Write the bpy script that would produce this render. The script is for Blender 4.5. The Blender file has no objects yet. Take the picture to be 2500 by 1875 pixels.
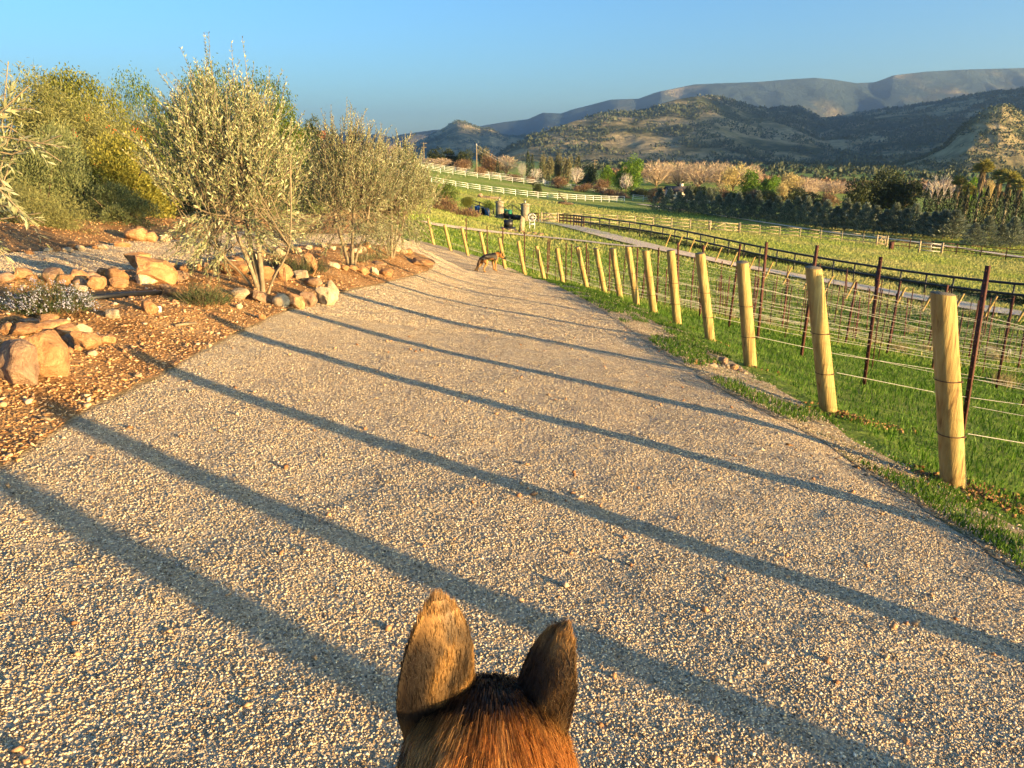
import bpy, bmesh, math, random
import numpy as np
from mathutils import Vector, Matrix, geometry, noise as mnoise
random.seed(7); np.random.seed(7)
RS=np.random.RandomState
SC=bpy.context.scene; COL=SC.collection
# ------------------------------------------------------------------ camera, sky, sun
PITCH=math.radians(16.8); FPX=1850.0
cam=bpy.data.cameras.new('camera'); camo=bpy.data.objects.new('camera',cam); COL.objects.link(camo)
camo.rotation_euler=(math.pi/2-PITCH,0,0); cam.sensor_width=36; cam.lens=36*FPX/2500
cam.clip_start=.02; cam.clip_end=60000; SC.camera=camo
SUN_EL=math.radians(4.5); SUN_AZ=math.radians(57)          # shadows run forward-left
SD=np.array([math.sin(SUN_AZ),-math.cos(SUN_AZ)])          # horizontal direction to the sun
w=bpy.data.worlds.new('World'); SC.world=w; w.use_nodes=True
nt=w.node_tree; bg=nt.nodes['Background']
sky=nt.nodes.new('ShaderNodeTexSky'); sky.sky_type='NISHITA'; sky.sun_disc=False
sky.sun_elevation=SUN_EL; sky.sun_rotation=math.atan2(SD[0],SD[1])
sky.altitude=200; sky.air_density=1.0; sky.dust_density=0.3; sky.ozone_density=3.9
nt.links.new(sky.outputs[0],bg.inputs[0]); bg.inputs[1].default_value=.056
sl=bpy.data.lights.new('sun','SUN'); sl.energy=5; sl.angle=math.radians(.5); sl.color=(1,.68,.30)
so=bpy.data.objects.new('sun',sl); COL.objects.link(so)
so.rotation_euler=Vector((SD[0]*math.cos(SUN_EL),SD[1]*math.cos(SUN_EL),math.sin(SUN_EL))).to_track_quat('Z','Y').to_euler()
vs=SC.view_settings; vs.view_transform='Standard'; vs.look='None'; vs.exposure=3.2; vs.gamma=1
SC.cycles.max_bounces=6; SC.cycles.diffuse_bounces=2; SC.cycles.transparent_max_bounces=4
SC.cycles.volume_bounces=0
# ------------------------------------------------------------------ helpers
def sst(a,b,x):
    t=np.clip((x-a)/(b-a),0,1); return t*t*(3-2*t)
CP,SP=math.cos(PITCH),math.sin(PITCH)
def ray(px,py):
    x=(px-1250)/FPX; y=(937.5-py)/FPX
    return np.array([x,CP+y*SP,y*CP-SP])
def at(px,py,D): return ray(px,py)*D
FY=np.array([-60,-6,-3,0,2.35,4.1,15,19.4,22.4,24.7,27.1,30.9,33.4,45,80]); FX=np.array([9,5.5,4.4,3.5,2.9,2.65,2.6,2.4,1.65,1.0,-.2,-1.8,-3.4,-9,-30])
def xf(y): return np.interp(y,FY,FX)
def near_h(x,y):
    d=x-xf(y); wq=sst(-5.5,-3.0,d)
    ye=np.where(y>24,24+(y-24)*.3,y); yl=np.clip(ye,-40,40)
    z=-1.2-.06*yl-.0018*np.clip(yl,0,99)**2*wq-.11*np.clip(x,-30,3)
    z=z-.11*sst(-1.1,-.1,d)-.2*np.clip(d,0,6)-.13*np.clip(d-6,0,40)
    return z
CPTS=[(2494,772,32),(1721,627,55),(2490,775,35),(1400,553,81),(1600,585,68),(1842,633,61.6),(2467,748,41),(2100,690,50),
(2480,631,95),(2060,588,100),(1700,560,105),(1450,546,105),(1650,517,160),(2060,573,125),(2400,590,112),(2600,600,110),
(1033,446,165),(1300,483,170),(1522,495,185),(1010,415,200),(1150,430,210),(1300,445,225),(870,378,200),(1000,400,230),
(740,362,150),(300,470,40),(100,500,25),(500,480,30),(600,420,80),(300,400,90),(100,420,60),(-200,420,60),(-600,480,40),
(1100,556,50),(1090,517,78),(1219,537,105),(1350,545,95),(1300,604,50),(1160,540,70),(960,500,60),(900,450,100),(1500,620,50),
(1700,440,330),(2100,468,400),(2400,475,380),(1250,435,300),(2700,490,350),(3000,520,200),(3200,650,80),(3300,800,35),
(1100,405,350),(900,380,400),(600,365,400),(0,350,400),(-500,350,400),(1300,408,900),(1700,405,1000),(2100,408,1000),(2500,412,1000),(3000,420,1000),
(900,385,1000),(500,378,1000),(0,370,1000),(1500,388,6000),(2500,388,6000),(500,382,6000)]
def _build_rbf():
    X=[];Z=[]
    for p in CPTS:
        q=at(*p); X.append((math.atan2(q[0],q[1])*2.2,math.log(math.hypot(q[0],q[1])))); Z.append(q[2])
    for x,y in [(2.6,8),(2.6,14),(2.4,19),(1,24),(-1.8,31),(-3.4,33.4),(-6,16),(-10,16),(-8,25),(0,16),(-16,18),(-3,24),(6,12),(8,20),(12,14),(6,30),(12,26),(16,20),(18,8),(-20,8),(10,4),(-12,6),(-10,34)]:
        X.append((math.atan2(x,y)*2.2,math.log(math.hypot(x,y)))); Z.append(float(near_h(np.array(float(x)),np.array(float(y)))))
    X=np.array(X);Z=np.array(Z);n=len(X)
    def ph(r): return np.where(r>1e-9,r*r*np.log(r+1e-12),0)
    K=ph(np.linalg.norm(X[:,None]-X[None],axis=2))+np.eye(n)*.02
    P=np.c_[np.ones(n),X]; A=np.block([[K,P],[P.T,np.zeros((3,3))]])
    s=np.linalg.solve(A,np.r_[Z,0,0,0]); return X,s
_RX,_RS=_build_rbf()
def far_h(x,y):
    a=np.clip(np.arctan2(x,y),-1.15,1.15)*2.2; l=np.log(np.clip(np.hypot(x,y),8,9000)); out=np.zeros_like(a)
    sh=a.shape; a=a.ravel(); l=l.ravel(); o=np.full(a.shape,_RS[-3])+_RS[-2]*a+_RS[-1]*l
    for (cx,cl),wt in zip(_RX,_RS):
        r=np.hypot(a-cx,l-cl); o+=wt*r*r*np.log(r+1e-12)
    return o.reshape(sh)
def H(x,y):
    x=np.asarray(x,float); y=np.asarray(y,float); r=np.hypot(x,y)
    b=sst(24,42,r); back=sst(2.1,1.5,np.abs(np.arctan2(x,y)))
    f=far_h(x,y)
    f=f*back+(1-back)*np.clip(near_h(x,y),-12,6)
    return near_h(x,y)*(1-b)+f*b
def h(x,y): return float(H(np.array([x]),np.array([y]))[0])
def G(px,py,lo=1.,hi=4000):
    """where the sight line of a photo pixel meets the terrain"""
    R=ray(px,py); t=np.geomspace(lo,hi,700); d=R[2]*t-H(R[0]*t,R[1]*t); k=np.argmax(d<0)
    if k==0: return (R*hi)[:2]
    a,b=t[k-1],t[k]; f=d[k-1]/(d[k-1]-d[k]); return (R*(a+(b-a)*f))[:2]
def vnoise(x,y,s=1.,seed=0,octv=3):
    """cheap numpy value noise, -1..1"""
    out=0;amp=1;tot=0
    for o in range(octv):
        X=np.asarray(x)*s+seed*17.3+o*5.1;Y=np.asarray(y)*s+seed*7.7+o*3.3
        xi=np.floor(X).astype(np.int64);yi=np.floor(Y).astype(np.int64);fx=X-xi;fy=Y-yi;fx=fx*fx*(3-2*fx);fy=fy*fy*(3-2*fy)
        def hh(i,j):
            n=(i*374761393+j*668265263+seed*1442695)&0xffffffff; n=((n^(n>>13))*1274126177)&0xffffffff; return ((n^(n>>16))&0xffff)/32767.5-1
        out=out+amp*((hh(xi,yi)*(1-fx)+hh(xi+1,yi)*fx)*(1-fy)+(hh(xi,yi+1)*(1-fx)+hh(xi+1,yi+1)*fx)*fy)
        tot+=amp;amp*=.5;s*=2.03
    return out/tot
def mesh_np(name,V,Fc,mat=None,smooth=False,cols=None):
    """V (n,3); Fc (m,3|4) or list of such arrays"""
    me=bpy.data.meshes.new(name); V=np.asarray(V,np.float32)
    if isinstance(Fc,np.ndarray): Fc=[Fc]
    Fc=[np.asarray(f,np.int32) for f in Fc if len(f)]
    loops=np.concatenate([f.ravel() for f in Fc]); sz=np.concatenate([np.full(len(f),f.shape[1],np.int32) for f in Fc])
    me.vertices.add(len(V)); me.vertices.foreach_set('co',V.ravel())
    me.loops.add(len(loops)); me.loops.foreach_set('vertex_index',loops)
    me.polygons.add(len(sz)); me.polygons.foreach_set('loop_start',np.r_[0,np.cumsum(sz)[:-1]].astype(np.int32))
    me.update(calc_edges=True)
    if smooth: me.polygons.foreach_set('use_smooth',np.ones(len(sz),bool))
    if cols is not None:
        a=me.color_attributes.new('Col','FLOAT_COLOR','POINT'); c=np.ones((len(V),4),np.float32); c[:,:3]=cols; a.data.foreach_set('color',c.ravel())
    if mat: me.materials.append(mat)
    return me
def link(name,me,parent=None,loc=None):
    o=bpy.data.objects.new(name,me); COL.objects.link(o)
    if parent is not None: o.parent=parent
    if loc is not None: o.location=loc
    return o
def empty(name,loc=(0,0,0),rz=0):
    o=bpy.data.objects.new(name,None); COL.objects.link(o); o.location=loc; o.rotation_euler=(0,0,rz); o.empty_display_size=.1; return o
def tag(o,label,cat,group=None,kind=None):
    if label: o['label']=label
    if cat: o['category']=cat
    if group: o['group']=group
    if kind: o['kind']=kind
    return o
def struct(o): o['kind']='structure'; return o
def copy_tree(o,parent=None):
    c=o.copy(); COL.objects.link(c)
    if parent is not None: c.parent=parent
    for ch in list(o.children): copy_tree(ch,c)
    return c
ORD=['first','second','third','fourth','fifth','sixth','seventh','eighth','ninth','tenth','eleventh','twelfth','thirteenth','fourteenth','fifteenth','sixteenth','seventeenth','eighteenth','nineteenth','twentieth']
def ordn(i):
    if i<20: return ORD[i]
    t={2:'twenty',3:'thirty',4:'forty',5:'fifty'}[(i+1)//10]
    return (t[:-1]+'ieth') if (i+1)%10==0 else t+'-'+ORD[(i+1)%10-1]
class MB:
    def __init__(s): s.V=[];s.F3=[];s.F4=[];s.n=0
    def add(s,V,F):
        V=np.asarray(V,float);F=np.asarray(F,int)
        if len(F): (s.F4 if F.shape[1]==4 else s.F3).append(F+s.n)
        s.V.append(V);s.n+=len(V)
    def tube(s,pts,rad,sides=6,cap=True,twist=0):
        P=np.asarray(pts,float);n=len(P);rad=np.broadcast_to(rad,(n,)).astype(float)
        T=np.gradient(P,axis=0);T/=np.linalg.norm(T,axis=1)[:,None]+1e-12
        up=np.array([0,0,1.]) if abs(T[0][2])<.9 else np.array([1.,0,0]); A=np.cross(T,up);A/=np.linalg.norm(A,axis=1)[:,None]+1e-12;B=np.cross(T,A)
        th=np.arange(sides)*2*math.pi/sides+twist
        V=(P[:,None]+rad[:,None,None]*(np.cos(th)[None,:,None]*A[:,None]+np.sin(th)[None,:,None]*B[:,None])).reshape(-1,3)
        i=np.arange(n-1)[:,None]*sides;j=np.arange(sides)[None];k=(j+1)%sides
        F=np.stack([i+j,i+k,i+sides+k,i+sides+j],-1).reshape(-1,4)
        s.add(V,F)
        if cap:
            for e,c in((0,P[0]),(n-1,P[-1])):
                b=s.n; s.V.append(np.array([c]));s.n+=1; o=b-n*sides+e*sides-(0 if e==0 else 1)
                o=(b-n*sides if e==0 else b-1-sides)
                a=np.arange(sides);F=np.stack([o+a,o+(a+1)%sides,np.full(sides,b)],-1)
                if e==0: F=F[:,::-1]
                s.F3.append(F)
    def box(s,c,size,R=None):
        v=np.array([[x,y,z] for x in(-.5,.5) for y in(-.5,.5) for z in(-.5,.5)])*np.array(size)
        if R is not None: v=v@np.array(R).T
        s.add(v+np.array(c),[[0,1,3,2],[4,6,7,5],[0,4,5,1],[2,3,7,6],[0,2,6,4],[1,5,7,3]])
    def bar(s,a,b,w_,t_):
        a=np.array(a,float);b=np.array(b,float);d=b-a;L=np.linalg.norm(d);d/=L
        up=np.array([0,0,1.]) if abs(d[2])<.95 else np.array([1.,0,0]);sd=np.cross(d,up);sd/=np.linalg.norm(sd);u=np.cross(sd,d)
        s.box((a+b)/2,(L,w_,t_),np.stack([d,sd,u],1))
    def mesh(s,name,mat,smooth=False):
        fs=[np.concatenate(f) for f in(s.F3,s.F4) if f]
        return mesh_np(name,np.concatenate(s.V),fs,mat,smooth)
    def build(s,name,mat,parent=None,smooth=False,loc=None): return link(name,s.mesh(name,mat,smooth),parent,loc)
# ------------------------------------------------------------------ materials
def nmat(name,rough=.8,spec=.3):
    m=bpy.data.materials.new(name); m.use_nodes=True; N=m.node_tree; b=N.nodes['Principled BSDF']
    b.inputs['Roughness'].default_value=rough; b.inputs['Specular IOR Level'].default_value=spec; return m,N,b
def node(N,t,**k):
    n=N.nodes.new(t)
    for a,v in k.items():
        if a.startswith('i_'): n.inputs[int(a[2:]) if a[2:].isdigit() else a[2:]].default_value=v
        else: setattr(n,a,v)
    return n
def ramp(N,src,stops,interp='LINEAR'):
    r=N.nodes.new('ShaderNodeValToRGB'); r.color_ramp.interpolation=interp; e=r.color_ramp.elements
    while len(e)<len(stops): e.new(.5)
    for q,(p,c) in zip(e,stops): q.position=p; q.color=(*c,1) if len(c)==3 else c
    N.links.new(src,r.inputs[0]); return r.outputs[0]
def noi(N,scale,detail=4,vec=None,rough=.6,dist=0):
    n=node(N,'ShaderNodeTexNoise'); n.inputs['Scale'].default_value=scale;n.inputs['Detail'].default_value=detail;n.inputs['Roughness'].default_value=rough;n.inputs['Distortion'].default_value=dist
    if vec is not None: N.links.new(vec,n.inputs['Vector'])
    return n.outputs[0]
def vor(N,scale,vec=None,feature='F1',rnd=1):
    n=node(N,'ShaderNodeTexVoronoi',feature=feature); n.inputs['Scale'].default_value=scale; n.inputs['Randomness'].default_value=rnd
    if vec is not None: N.links.new(vec,n.inputs['Vector'])
    return n
def coord(N,kind='Object'): return N.nodes.new('ShaderNodeTexCoord').outputs[kind]
def mix(N,f,a,b,bt='MIX'):
    m=node(N,'ShaderNodeMix',data_type='RGBA',blend_type=bt)
    for s,v in((0,f),(6,a),(7,b)):
        if isinstance(v,(int,float)): m.inputs[s].default_value=v
        elif isinstance(v,tuple): m.inputs[s].default_value=(*v,1)
        else: N.links.new(v,m.inputs[s])
    return m.outputs[2]
def bump(N,b,hgt,strength=.5,dist=.02):
    n=node(N,'ShaderNodeBump'); n.inputs['Strength'].default_value=strength;n.inputs['Distance'].default_value=dist
    N.links.new(hgt,n.inputs['Height']); N.links.new(n.outputs[0],b.inputs['Normal']); return n
def mathn(N,op,a,b=None):
    m=node(N,'ShaderNodeMath',operation=op)
    for i,v in enumerate((a,b)):
        if v is None: continue
        if isinstance(v,(int,float)): m.inputs[i].default_value=v
        else: N.links.new(v,m.inputs[i])
    return m.outputs[0]
def leafmat(name,cols,trans=.35,rough=.6,spec=.25,patch=None):
    m,N,b=nmat(name,rough,spec); g=node(N,'ShaderNodeNewGeometry')
    n=len(cols); c=ramp(N,g.outputs['Random Per Island'],[(i/(n-1),q) for i,q in enumerate(cols)])
    if patch:
        c=mix(N,ramp(N,noi(N,patch[0],2,coord(N)),[(.4,(0,0,0)),(.62,(1,1,1))]),c,patch[1])
    oi=node(N,'ShaderNodeObjectInfo'); hs=node(N,'ShaderNodeHueSaturation'); N.links.new(c,hs.inputs['Color'])
    mr=node(N,'ShaderNodeMapRange'); N.links.new(oi.outputs['Random'],mr.inputs[0]); mr.inputs[3].default_value=.8;mr.inputs[4].default_value=1.2; N.links.new(mr.outputs[0],hs.inputs['Value']); c=hs.outputs[0]
    N.links.new(c,b.inputs['Base Color'])
    t=node(N,'ShaderNodeBsdfTranslucent'); N.links.new(c,t.inputs[0]); mx=node(N,'ShaderNodeMixShader'); mx.inputs[0].default_value=trans
    N.links.new(b.outputs[0],mx.inputs[1]);N.links.new(t.outputs[0],mx.inputs[2]);N.links.new(mx.outputs[0],N.nodes['Material Output'].inputs[0]); return m
def plain(name,col,rough=.7,spec=.3,nscale=8,var=.25,bmp=.2,metal=0):
    m,N,b=nmat(name,rough,spec); v=coord(N); d=tuple(c*(1-var) for c in col); l=tuple(min(1,c*(1+var)) for c in col)
    N.links.new(ramp(N,noi(N,nscale,5,v),[(.3,d),(.7,l)]),b.inputs['Base Color']); b.inputs['Metallic'].default_value=metal
    if bmp: bump(N,b,noi(N,nscale*3,4,v),bmp,.01)
    return m
M={}
# gravel road
m,N,b=nmat('road_gravel',.9,.2); v=coord(N)
vo=vor(N,62,v); vo2=vor(N,150,v)
stone=ramp(N,vo.outputs['Color'],[(0,(.14,.10,.06)),(.25,(.34,.25,.15)),(.5,(.50,.38,.24)),(.8,(.62,.50,.33)),(1,(.74,.64,.47))])
fine=ramp(N,vo2.outputs['Color'],[(0,(.12,.09,.05)),(.5,(.44,.33,.21)),(1,(.68,.56,.39))])
c=mix(N,.4,stone,fine)
mpv=node(N,'ShaderNodeMapping'); mpv.inputs['Scale'].default_value=(1.5,.22,1); mpv.inputs['Rotation'].default_value=(0,0,.12); N.links.new(v,mpv.inputs[0])
c=mix(N,mathn(N,'MULTIPLY',ramp(N,noi(N,1.0,5,mpv.outputs[0]),[(.35,(0,0,0)),(.75,(1,1,1))]),.55),c,(.40,.27,.16))
N.links.new(c,b.inputs['Base Color'])
hh=mathn(N,'ADD',mathn(N,'MULTIPLY',vo.outputs['Distance'],-1.),mathn(N,'MULTIPLY',vo2.outputs['Distance'],-.4))
bump(N,b,hh,.9,.012); M['road']=m
# loose pebbles
m,N,b=nmat('pebbles',.75,.3); g=node(N,'ShaderNodeNewGeometry')
N.links.new(ramp(N,g.outputs['Random Per Island'],[(0,(.10,.07,.04)),(.2,(.30,.21,.12)),(.45,(.49,.37,.23)),(.75,(.58,.46,.30)),(.96,(.66,.55,.39)),(1,(.76,.67,.53))]),b.inputs['Base Color']); M['pebble']=m
# orange earth
m,N,b=nmat('earth',.95,.1); v=coord(N)
c=ramp(N,noi(N,2.2,8,v,.65),[(.25,(.18,.08,.03)),(.45,(.33,.175,.07)),(.6,(.43,.25,.11)),(.8,(.54,.35,.18))])
c=mix(N,ramp(N,vor(N,38,v).outputs['Distance'],[(.05,(1,1,1)),(.28,(0,0,0))]),c,(.40,.27,.16))
N.links.new(c,b.inputs['Base Color']); 
bump(N,b,mathn(N,'ADD',noi(N,14,8,v,.7),mathn(N,'MULTIPLY',vor(N,45,v).outputs['Distance'],-.5)),.9,.06); M['earth']=m
# grass base sheet with dry patches and soil showing
m,N,b=nmat('field_grass',.95,.1); v=coord(N)
n1=noi(N,.35,6,v,.6); n2=noi(N,6,6,v,.7); n3=noi(N,.045,4,v,.55)
c=ramp(N,n2,[(.3,(.10,.15,.02)),(.5,(.19,.26,.04)),(.7,(.30,.35,.07))])
c=mix(N,ramp(N,n1,[(.55,(0,0,0)),(.75,(.6,.6,.6))]),c,(.30,.28,.09))
c=mix(N,ramp(N,n3,[(.50,(0,0,0)),(.66,(.6,.6,.6))]),c,(.38,.34,.12))
N.links.new(c,b.inputs['Base Color']); bump(N,b,n2,.8,.25); M['field']=m
# verge : gravelly soil with moss and grass
m,N,b=nmat('verge_soil',.95,.1); v=coord(N)
c=ramp(N,vor(N,55,v).outputs['Color'],[(0,(.16,.11,.06)),(.5,(.36,.27,.16)),(1,(.6,.5,.36))])
c=mix(N,ramp(N,noi(N,3,6,v),[(.52,(0,0,0)),(.66,(.8,.8,.8))]),c,(.10,.12,.03))
N.links.new(c,b.inputs['Base Color']); bump(N,b,noi(N,40,6,v,.7),.8,.03); M['verge']=m
M['path']=plain('pale_gravel',(.70,.52,.36),.95,.1,25,.2,.5)
M['stone_bits']=leafmat('stone_bits',[(.26,.12,.05),(.40,.21,.10),(.50,.30,.15),(.62,.50,.34)],0)
def rockmat(name,a,b_,c_):
    m,N,b=nmat(name,.85,.2); v=coord(N); oi=node(N,'ShaderNodeObjectInfo')
    ad=node(N,'ShaderNodeVectorMath',operation='ADD'); N.links.new(v,ad.inputs[0]); N.links.new(oi.outputs['Random'],ad.inputs[1])
    c=ramp(N,noi(N,3,8,ad.outputs[0],.6,.6),[(.3,a),(.5,b_),(.7,c_)])
    hs=node(N,'ShaderNodeHueSaturation'); N.links.new(c,hs.inputs['Color']); mr=node(N,'ShaderNodeMapRange'); N.links.new(oi.outputs['Random'],mr.inputs[0]); mr.inputs[3].default_value=.75;mr.inputs[4].default_value=1.25; N.links.new(mr.outputs[0],hs.inputs['Value'])
    N.links.new(hs.outputs[0],b.inputs['Base Color']); bump(N,b,noi(N,9,10,ad.outputs[0],.65),.6,.08); return m
M['rock_tan']=rockmat('rock_tan',(.27,.13,.055),(.42,.22,.10),(.52,.31,.15))
M['rock_grey']=rockmat('rock_grey',(.20,.115,.07),(.34,.21,.13),(.46,.32,.20))
M['rock_white']=rockmat('rock_white',(.40,.28,.17),(.54,.41,.26),(.64,.52,.36))
# timber posts
m,N,b=nmat('treated_timber',.7,.25); v=coord(N); mp=node(N,'ShaderNodeMapping'); mp.inputs['Scale'].default_value=(14,14,1.1); N.links.new(v,mp.inputs[0])
oi=node(N,'ShaderNodeObjectInfo'); ad=node(N,'ShaderNodeVectorMath',operation='ADD'); N.links.new(mp.outputs[0],ad.inputs[0]); N.links.new(oi.outputs['Random'],ad.inputs[1])
g1=noi(N,1.6,8,ad.outputs[0],.65,.4)
c=ramp(N,g1,[(.30,(.12,.06,.02)),(.40,(.30,.19,.06)),(.58,(.41,.29,.10)),(.8,(.50,.38,.17))])
kn=vor(N,1.3,ad.outputs[0]); c=mix(N,ramp(N,kn.outputs['Distance'],[(.06,(1,1,1)),(.16,(0,0,0))]),c,(.13,.07,.025))
N.links.new(c,b.inputs['Base Color']); bump(N,b,g1,.9,.02); M['post']=m
m,N,b=nmat('post_end_grain',.85,.15); v=coord(N)
wv=node(N,'ShaderNodeTexWave',wave_type='RINGS',rings_direction='Z'); wv.inputs['Scale'].default_value=28; wv.inputs['Distortion'].default_value=2; N.links.new(v,wv.inputs[0])
N.links.new(ramp(N,wv.outputs['Fac'],[(.2,(.11,.09,.06)),(.8,(.24,.20,.14))]),b.inputs['Base Color']); M['endgrain']=m
M['rust']=plain('rusty_steel',(.075,.024,.016),.75,.3,30,.5,.3)
M['rod']=plain('rusty_rod',(.07,.032,.02),.75,.3,30,.5,.0)
M['wire']=plain('galvanised_wire',(.24,.23,.20),.4,.5,30,.2,0,.3)
M['drip']=plain('pale_drip_tube',(.30,.28,.24),.5,.4,30,.15,0)
M['white']=plain('white_fence_paint',(.66,.65,.60),.6,.3,3,.06,.05)
M['black']=plain('black_pipe_paint',(.012,.012,.014),.45,.4,6,.3,0)
M['plank']=plain('weathered_planks',(.34,.27,.17),.85,.15,5,.35,.3)
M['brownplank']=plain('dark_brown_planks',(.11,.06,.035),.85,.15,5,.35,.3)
M['bark']=plain('grey_bark',(.22,.17,.11),.9,.1,12,.4,.6)
M['darkbark']=plain('dark_bark',(.10,.07,.045),.9,.1,12,.4,.6)
M['palmtrunk']=plain('palm_bark',(.30,.25,.18),.9,.1,6,.3,.5)
M['twig']=leafmat('twigs_tan',[(.36,.25,.17),(.45,.33,.22),(.54,.42,.29)],0)
M['twig_pale']=leafmat('twigs_pale',[(.42,.36,.30),(.56,.50,.44)],0)
M['olive']=leafmat('olive_leaf',[(.09,.11,.045),(.17,.19,.08),(.29,.30,.14),(.44,.43,.25)],.2,.45,.45)
M['olive_near']=leafmat('olive_leaf_near',[(.24,.25,.11),(.36,.36,.18),(.47,.46,.28)],.3,.5,.4)
M['sage']=leafmat('greygreen_leaf',[(.07,.09,.035),(.14,.165,.06),(.23,.24,.10)],.2)
M['goldleaf']=leafmat('goldgreen_leaf',[(.10,.11,.02),(.22,.21,.035),(.36,.32,.06)],.35)
M['pepper']=leafmat('pepper_leaf',[(.04,.075,.012),(.09,.135,.02),(.17,.20,.035)],.3)
M['pepper_gold']=leafmat('pepper_leaf_gold',[(.09,.11,.02),(.16,.18,.03),(.26,.26,.05)],.35)
M['brushy']=leafmat('brown_olive_leaf',[(.08,.085,.03),(.15,.15,.05),(.23,.22,.08)],.2)
M['rosemary']=leafmat('rosemary_leaf',[(.04,.07,.025),(.08,.12,.04),(.16,.19,.08)],.2)
M['lilac']=leafmat('lilac_flower',[(.42,.42,.55),(.58,.56,.66)],.3)
M['redflower']=leafmat('red_flower',[(.55,.05,.02),(.7,.12,.03)],.3)
M['conifer']=leafmat('blue_conifer',[(.07,.095,.055),(.17,.20,.14),(.32,.34,.25)],.2)
M['darkleaf']=leafmat('dark_evergreen',[(.018,.03,.01),(.04,.055,.018),(.08,.09,.03)],.15)
M['cypress']=leafmat('cypress',[(.015,.025,.01),(.03,.045,.018),(.05,.065,.025)],.1)
M['brightleaf']=leafmat('bright_leaf',[(.07,.15,.01),(.14,.25,.02),(.22,.34,.04)],.35)
M['brownleaf']=leafmat('brown_leaf',[(.11,.06,.035),(.19,.11,.06),(.27,.18,.09)],.2)
M['euc']=leafmat('eucalypt_leaf',[(.08,.08,.035),(.14,.13,.06),(.20,.18,.09)],.2)
M['goldtree']=leafmat('gold_leaf',[(.36,.27,.10),(.46,.36,.15),(.55,.45,.22)],.3)
M['palm']=leafmat('palm_frond',[(.16,.16,.03),(.28,.26,.06),(.40,.34,.10)],.3)
M['palmskirt']=leafmat('palm_skirt',[(.20,.14,.07),(.30,.22,.12)],.15)
M['grass']=leafmat('grass_blade',[(.03,.085,.006),(.06,.14,.010),(.10,.19,.018),(.16,.24,.04)],.4,.6,.2)
M['vinegrass']=leafmat('vine_grass',[(.06,.14,.012),(.11,.20,.02),(.17,.26,.035),(.26,.29,.07)],.45,.6,.2)
M['pasture']=leafmat('pasture_blade',[(.22,.29,.045),(.28,.34,.06),(.34,.38,.08),(.42,.42,.12)],.45,.6,.2,(.06,(.44,.40,.14)))
M['drygrass']=leafmat('dry_grass',[(.26,.20,.09),(.42,.34,.17)],.3)
M['litter']=leafmat('bark_litter',[(.15,.07,.028),(.32,.165,.065),(.44,.25,.115),(.56,.38,.21)],0)
# ------------------------------------------------------------------ terrain sheets
def inpoly(X,Y,P):
    P=np.asarray(P);ins=np.zeros(np.shape(X),bool);j=len(P)-1
    for i in range(len(P)):
        xi,yi=P[i];xj,yj=P[j]
        c=((yi>Y)!=(yj>Y))&(X<(xj-xi)*(Y-yi)/((yj-yi) if yj!=yi else 1e-12)+xi); ins^=c; j=i
    return ins
def pdist(X,Y,P,closed=True):
    """distance to a polyline"""
    P=np.asarray(P,float); d=np.full(np.shape(X),1e9); n=len(P)
    for i in range(n if closed else n-1):
        a=P[i];b=P[(i+1)%n];e=b-a;L=(e@e)+1e-12;t=np.clip(((X-a[0])*e[0]+(Y-a[1])*e[1])/L,0,1)
        d=np.minimum(d,np.hypot(X-a[0]-t*e[0],Y-a[1]-t*e[1]))
    return d
def densify(P,closed=True,frac=.03,mn=.08):
    out=[];n=len(P)
    for i in range(n if closed else n-1):
        a=np.array(P[i],float);b=np.array(P[(i+1)%n],float);L=np.linalg.norm(b-a);s=max(mn,frac*np.linalg.norm((a+b)/2));k=max(1,int(L/s))
        for t in range(k): out.append(a+(b-a)*t/k)
    if not closed: out.append(np.array(P[-1],float))
    return np.array(out)
def smoothline(P,it=2,closed=False):
    P=[np.array(p,float) for p in P]
    for _ in range(it):
        Q=[] if closed else [P[0]]
        n=len(P)
        for i in range(n if closed else n-1):
            a,b=P[i],P[(i+1)%n]; Q+= [a*.75+b*.25,a*.25+b*.75]
        if not closed: Q.append(P[-1])
        P=Q
    return P
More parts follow.
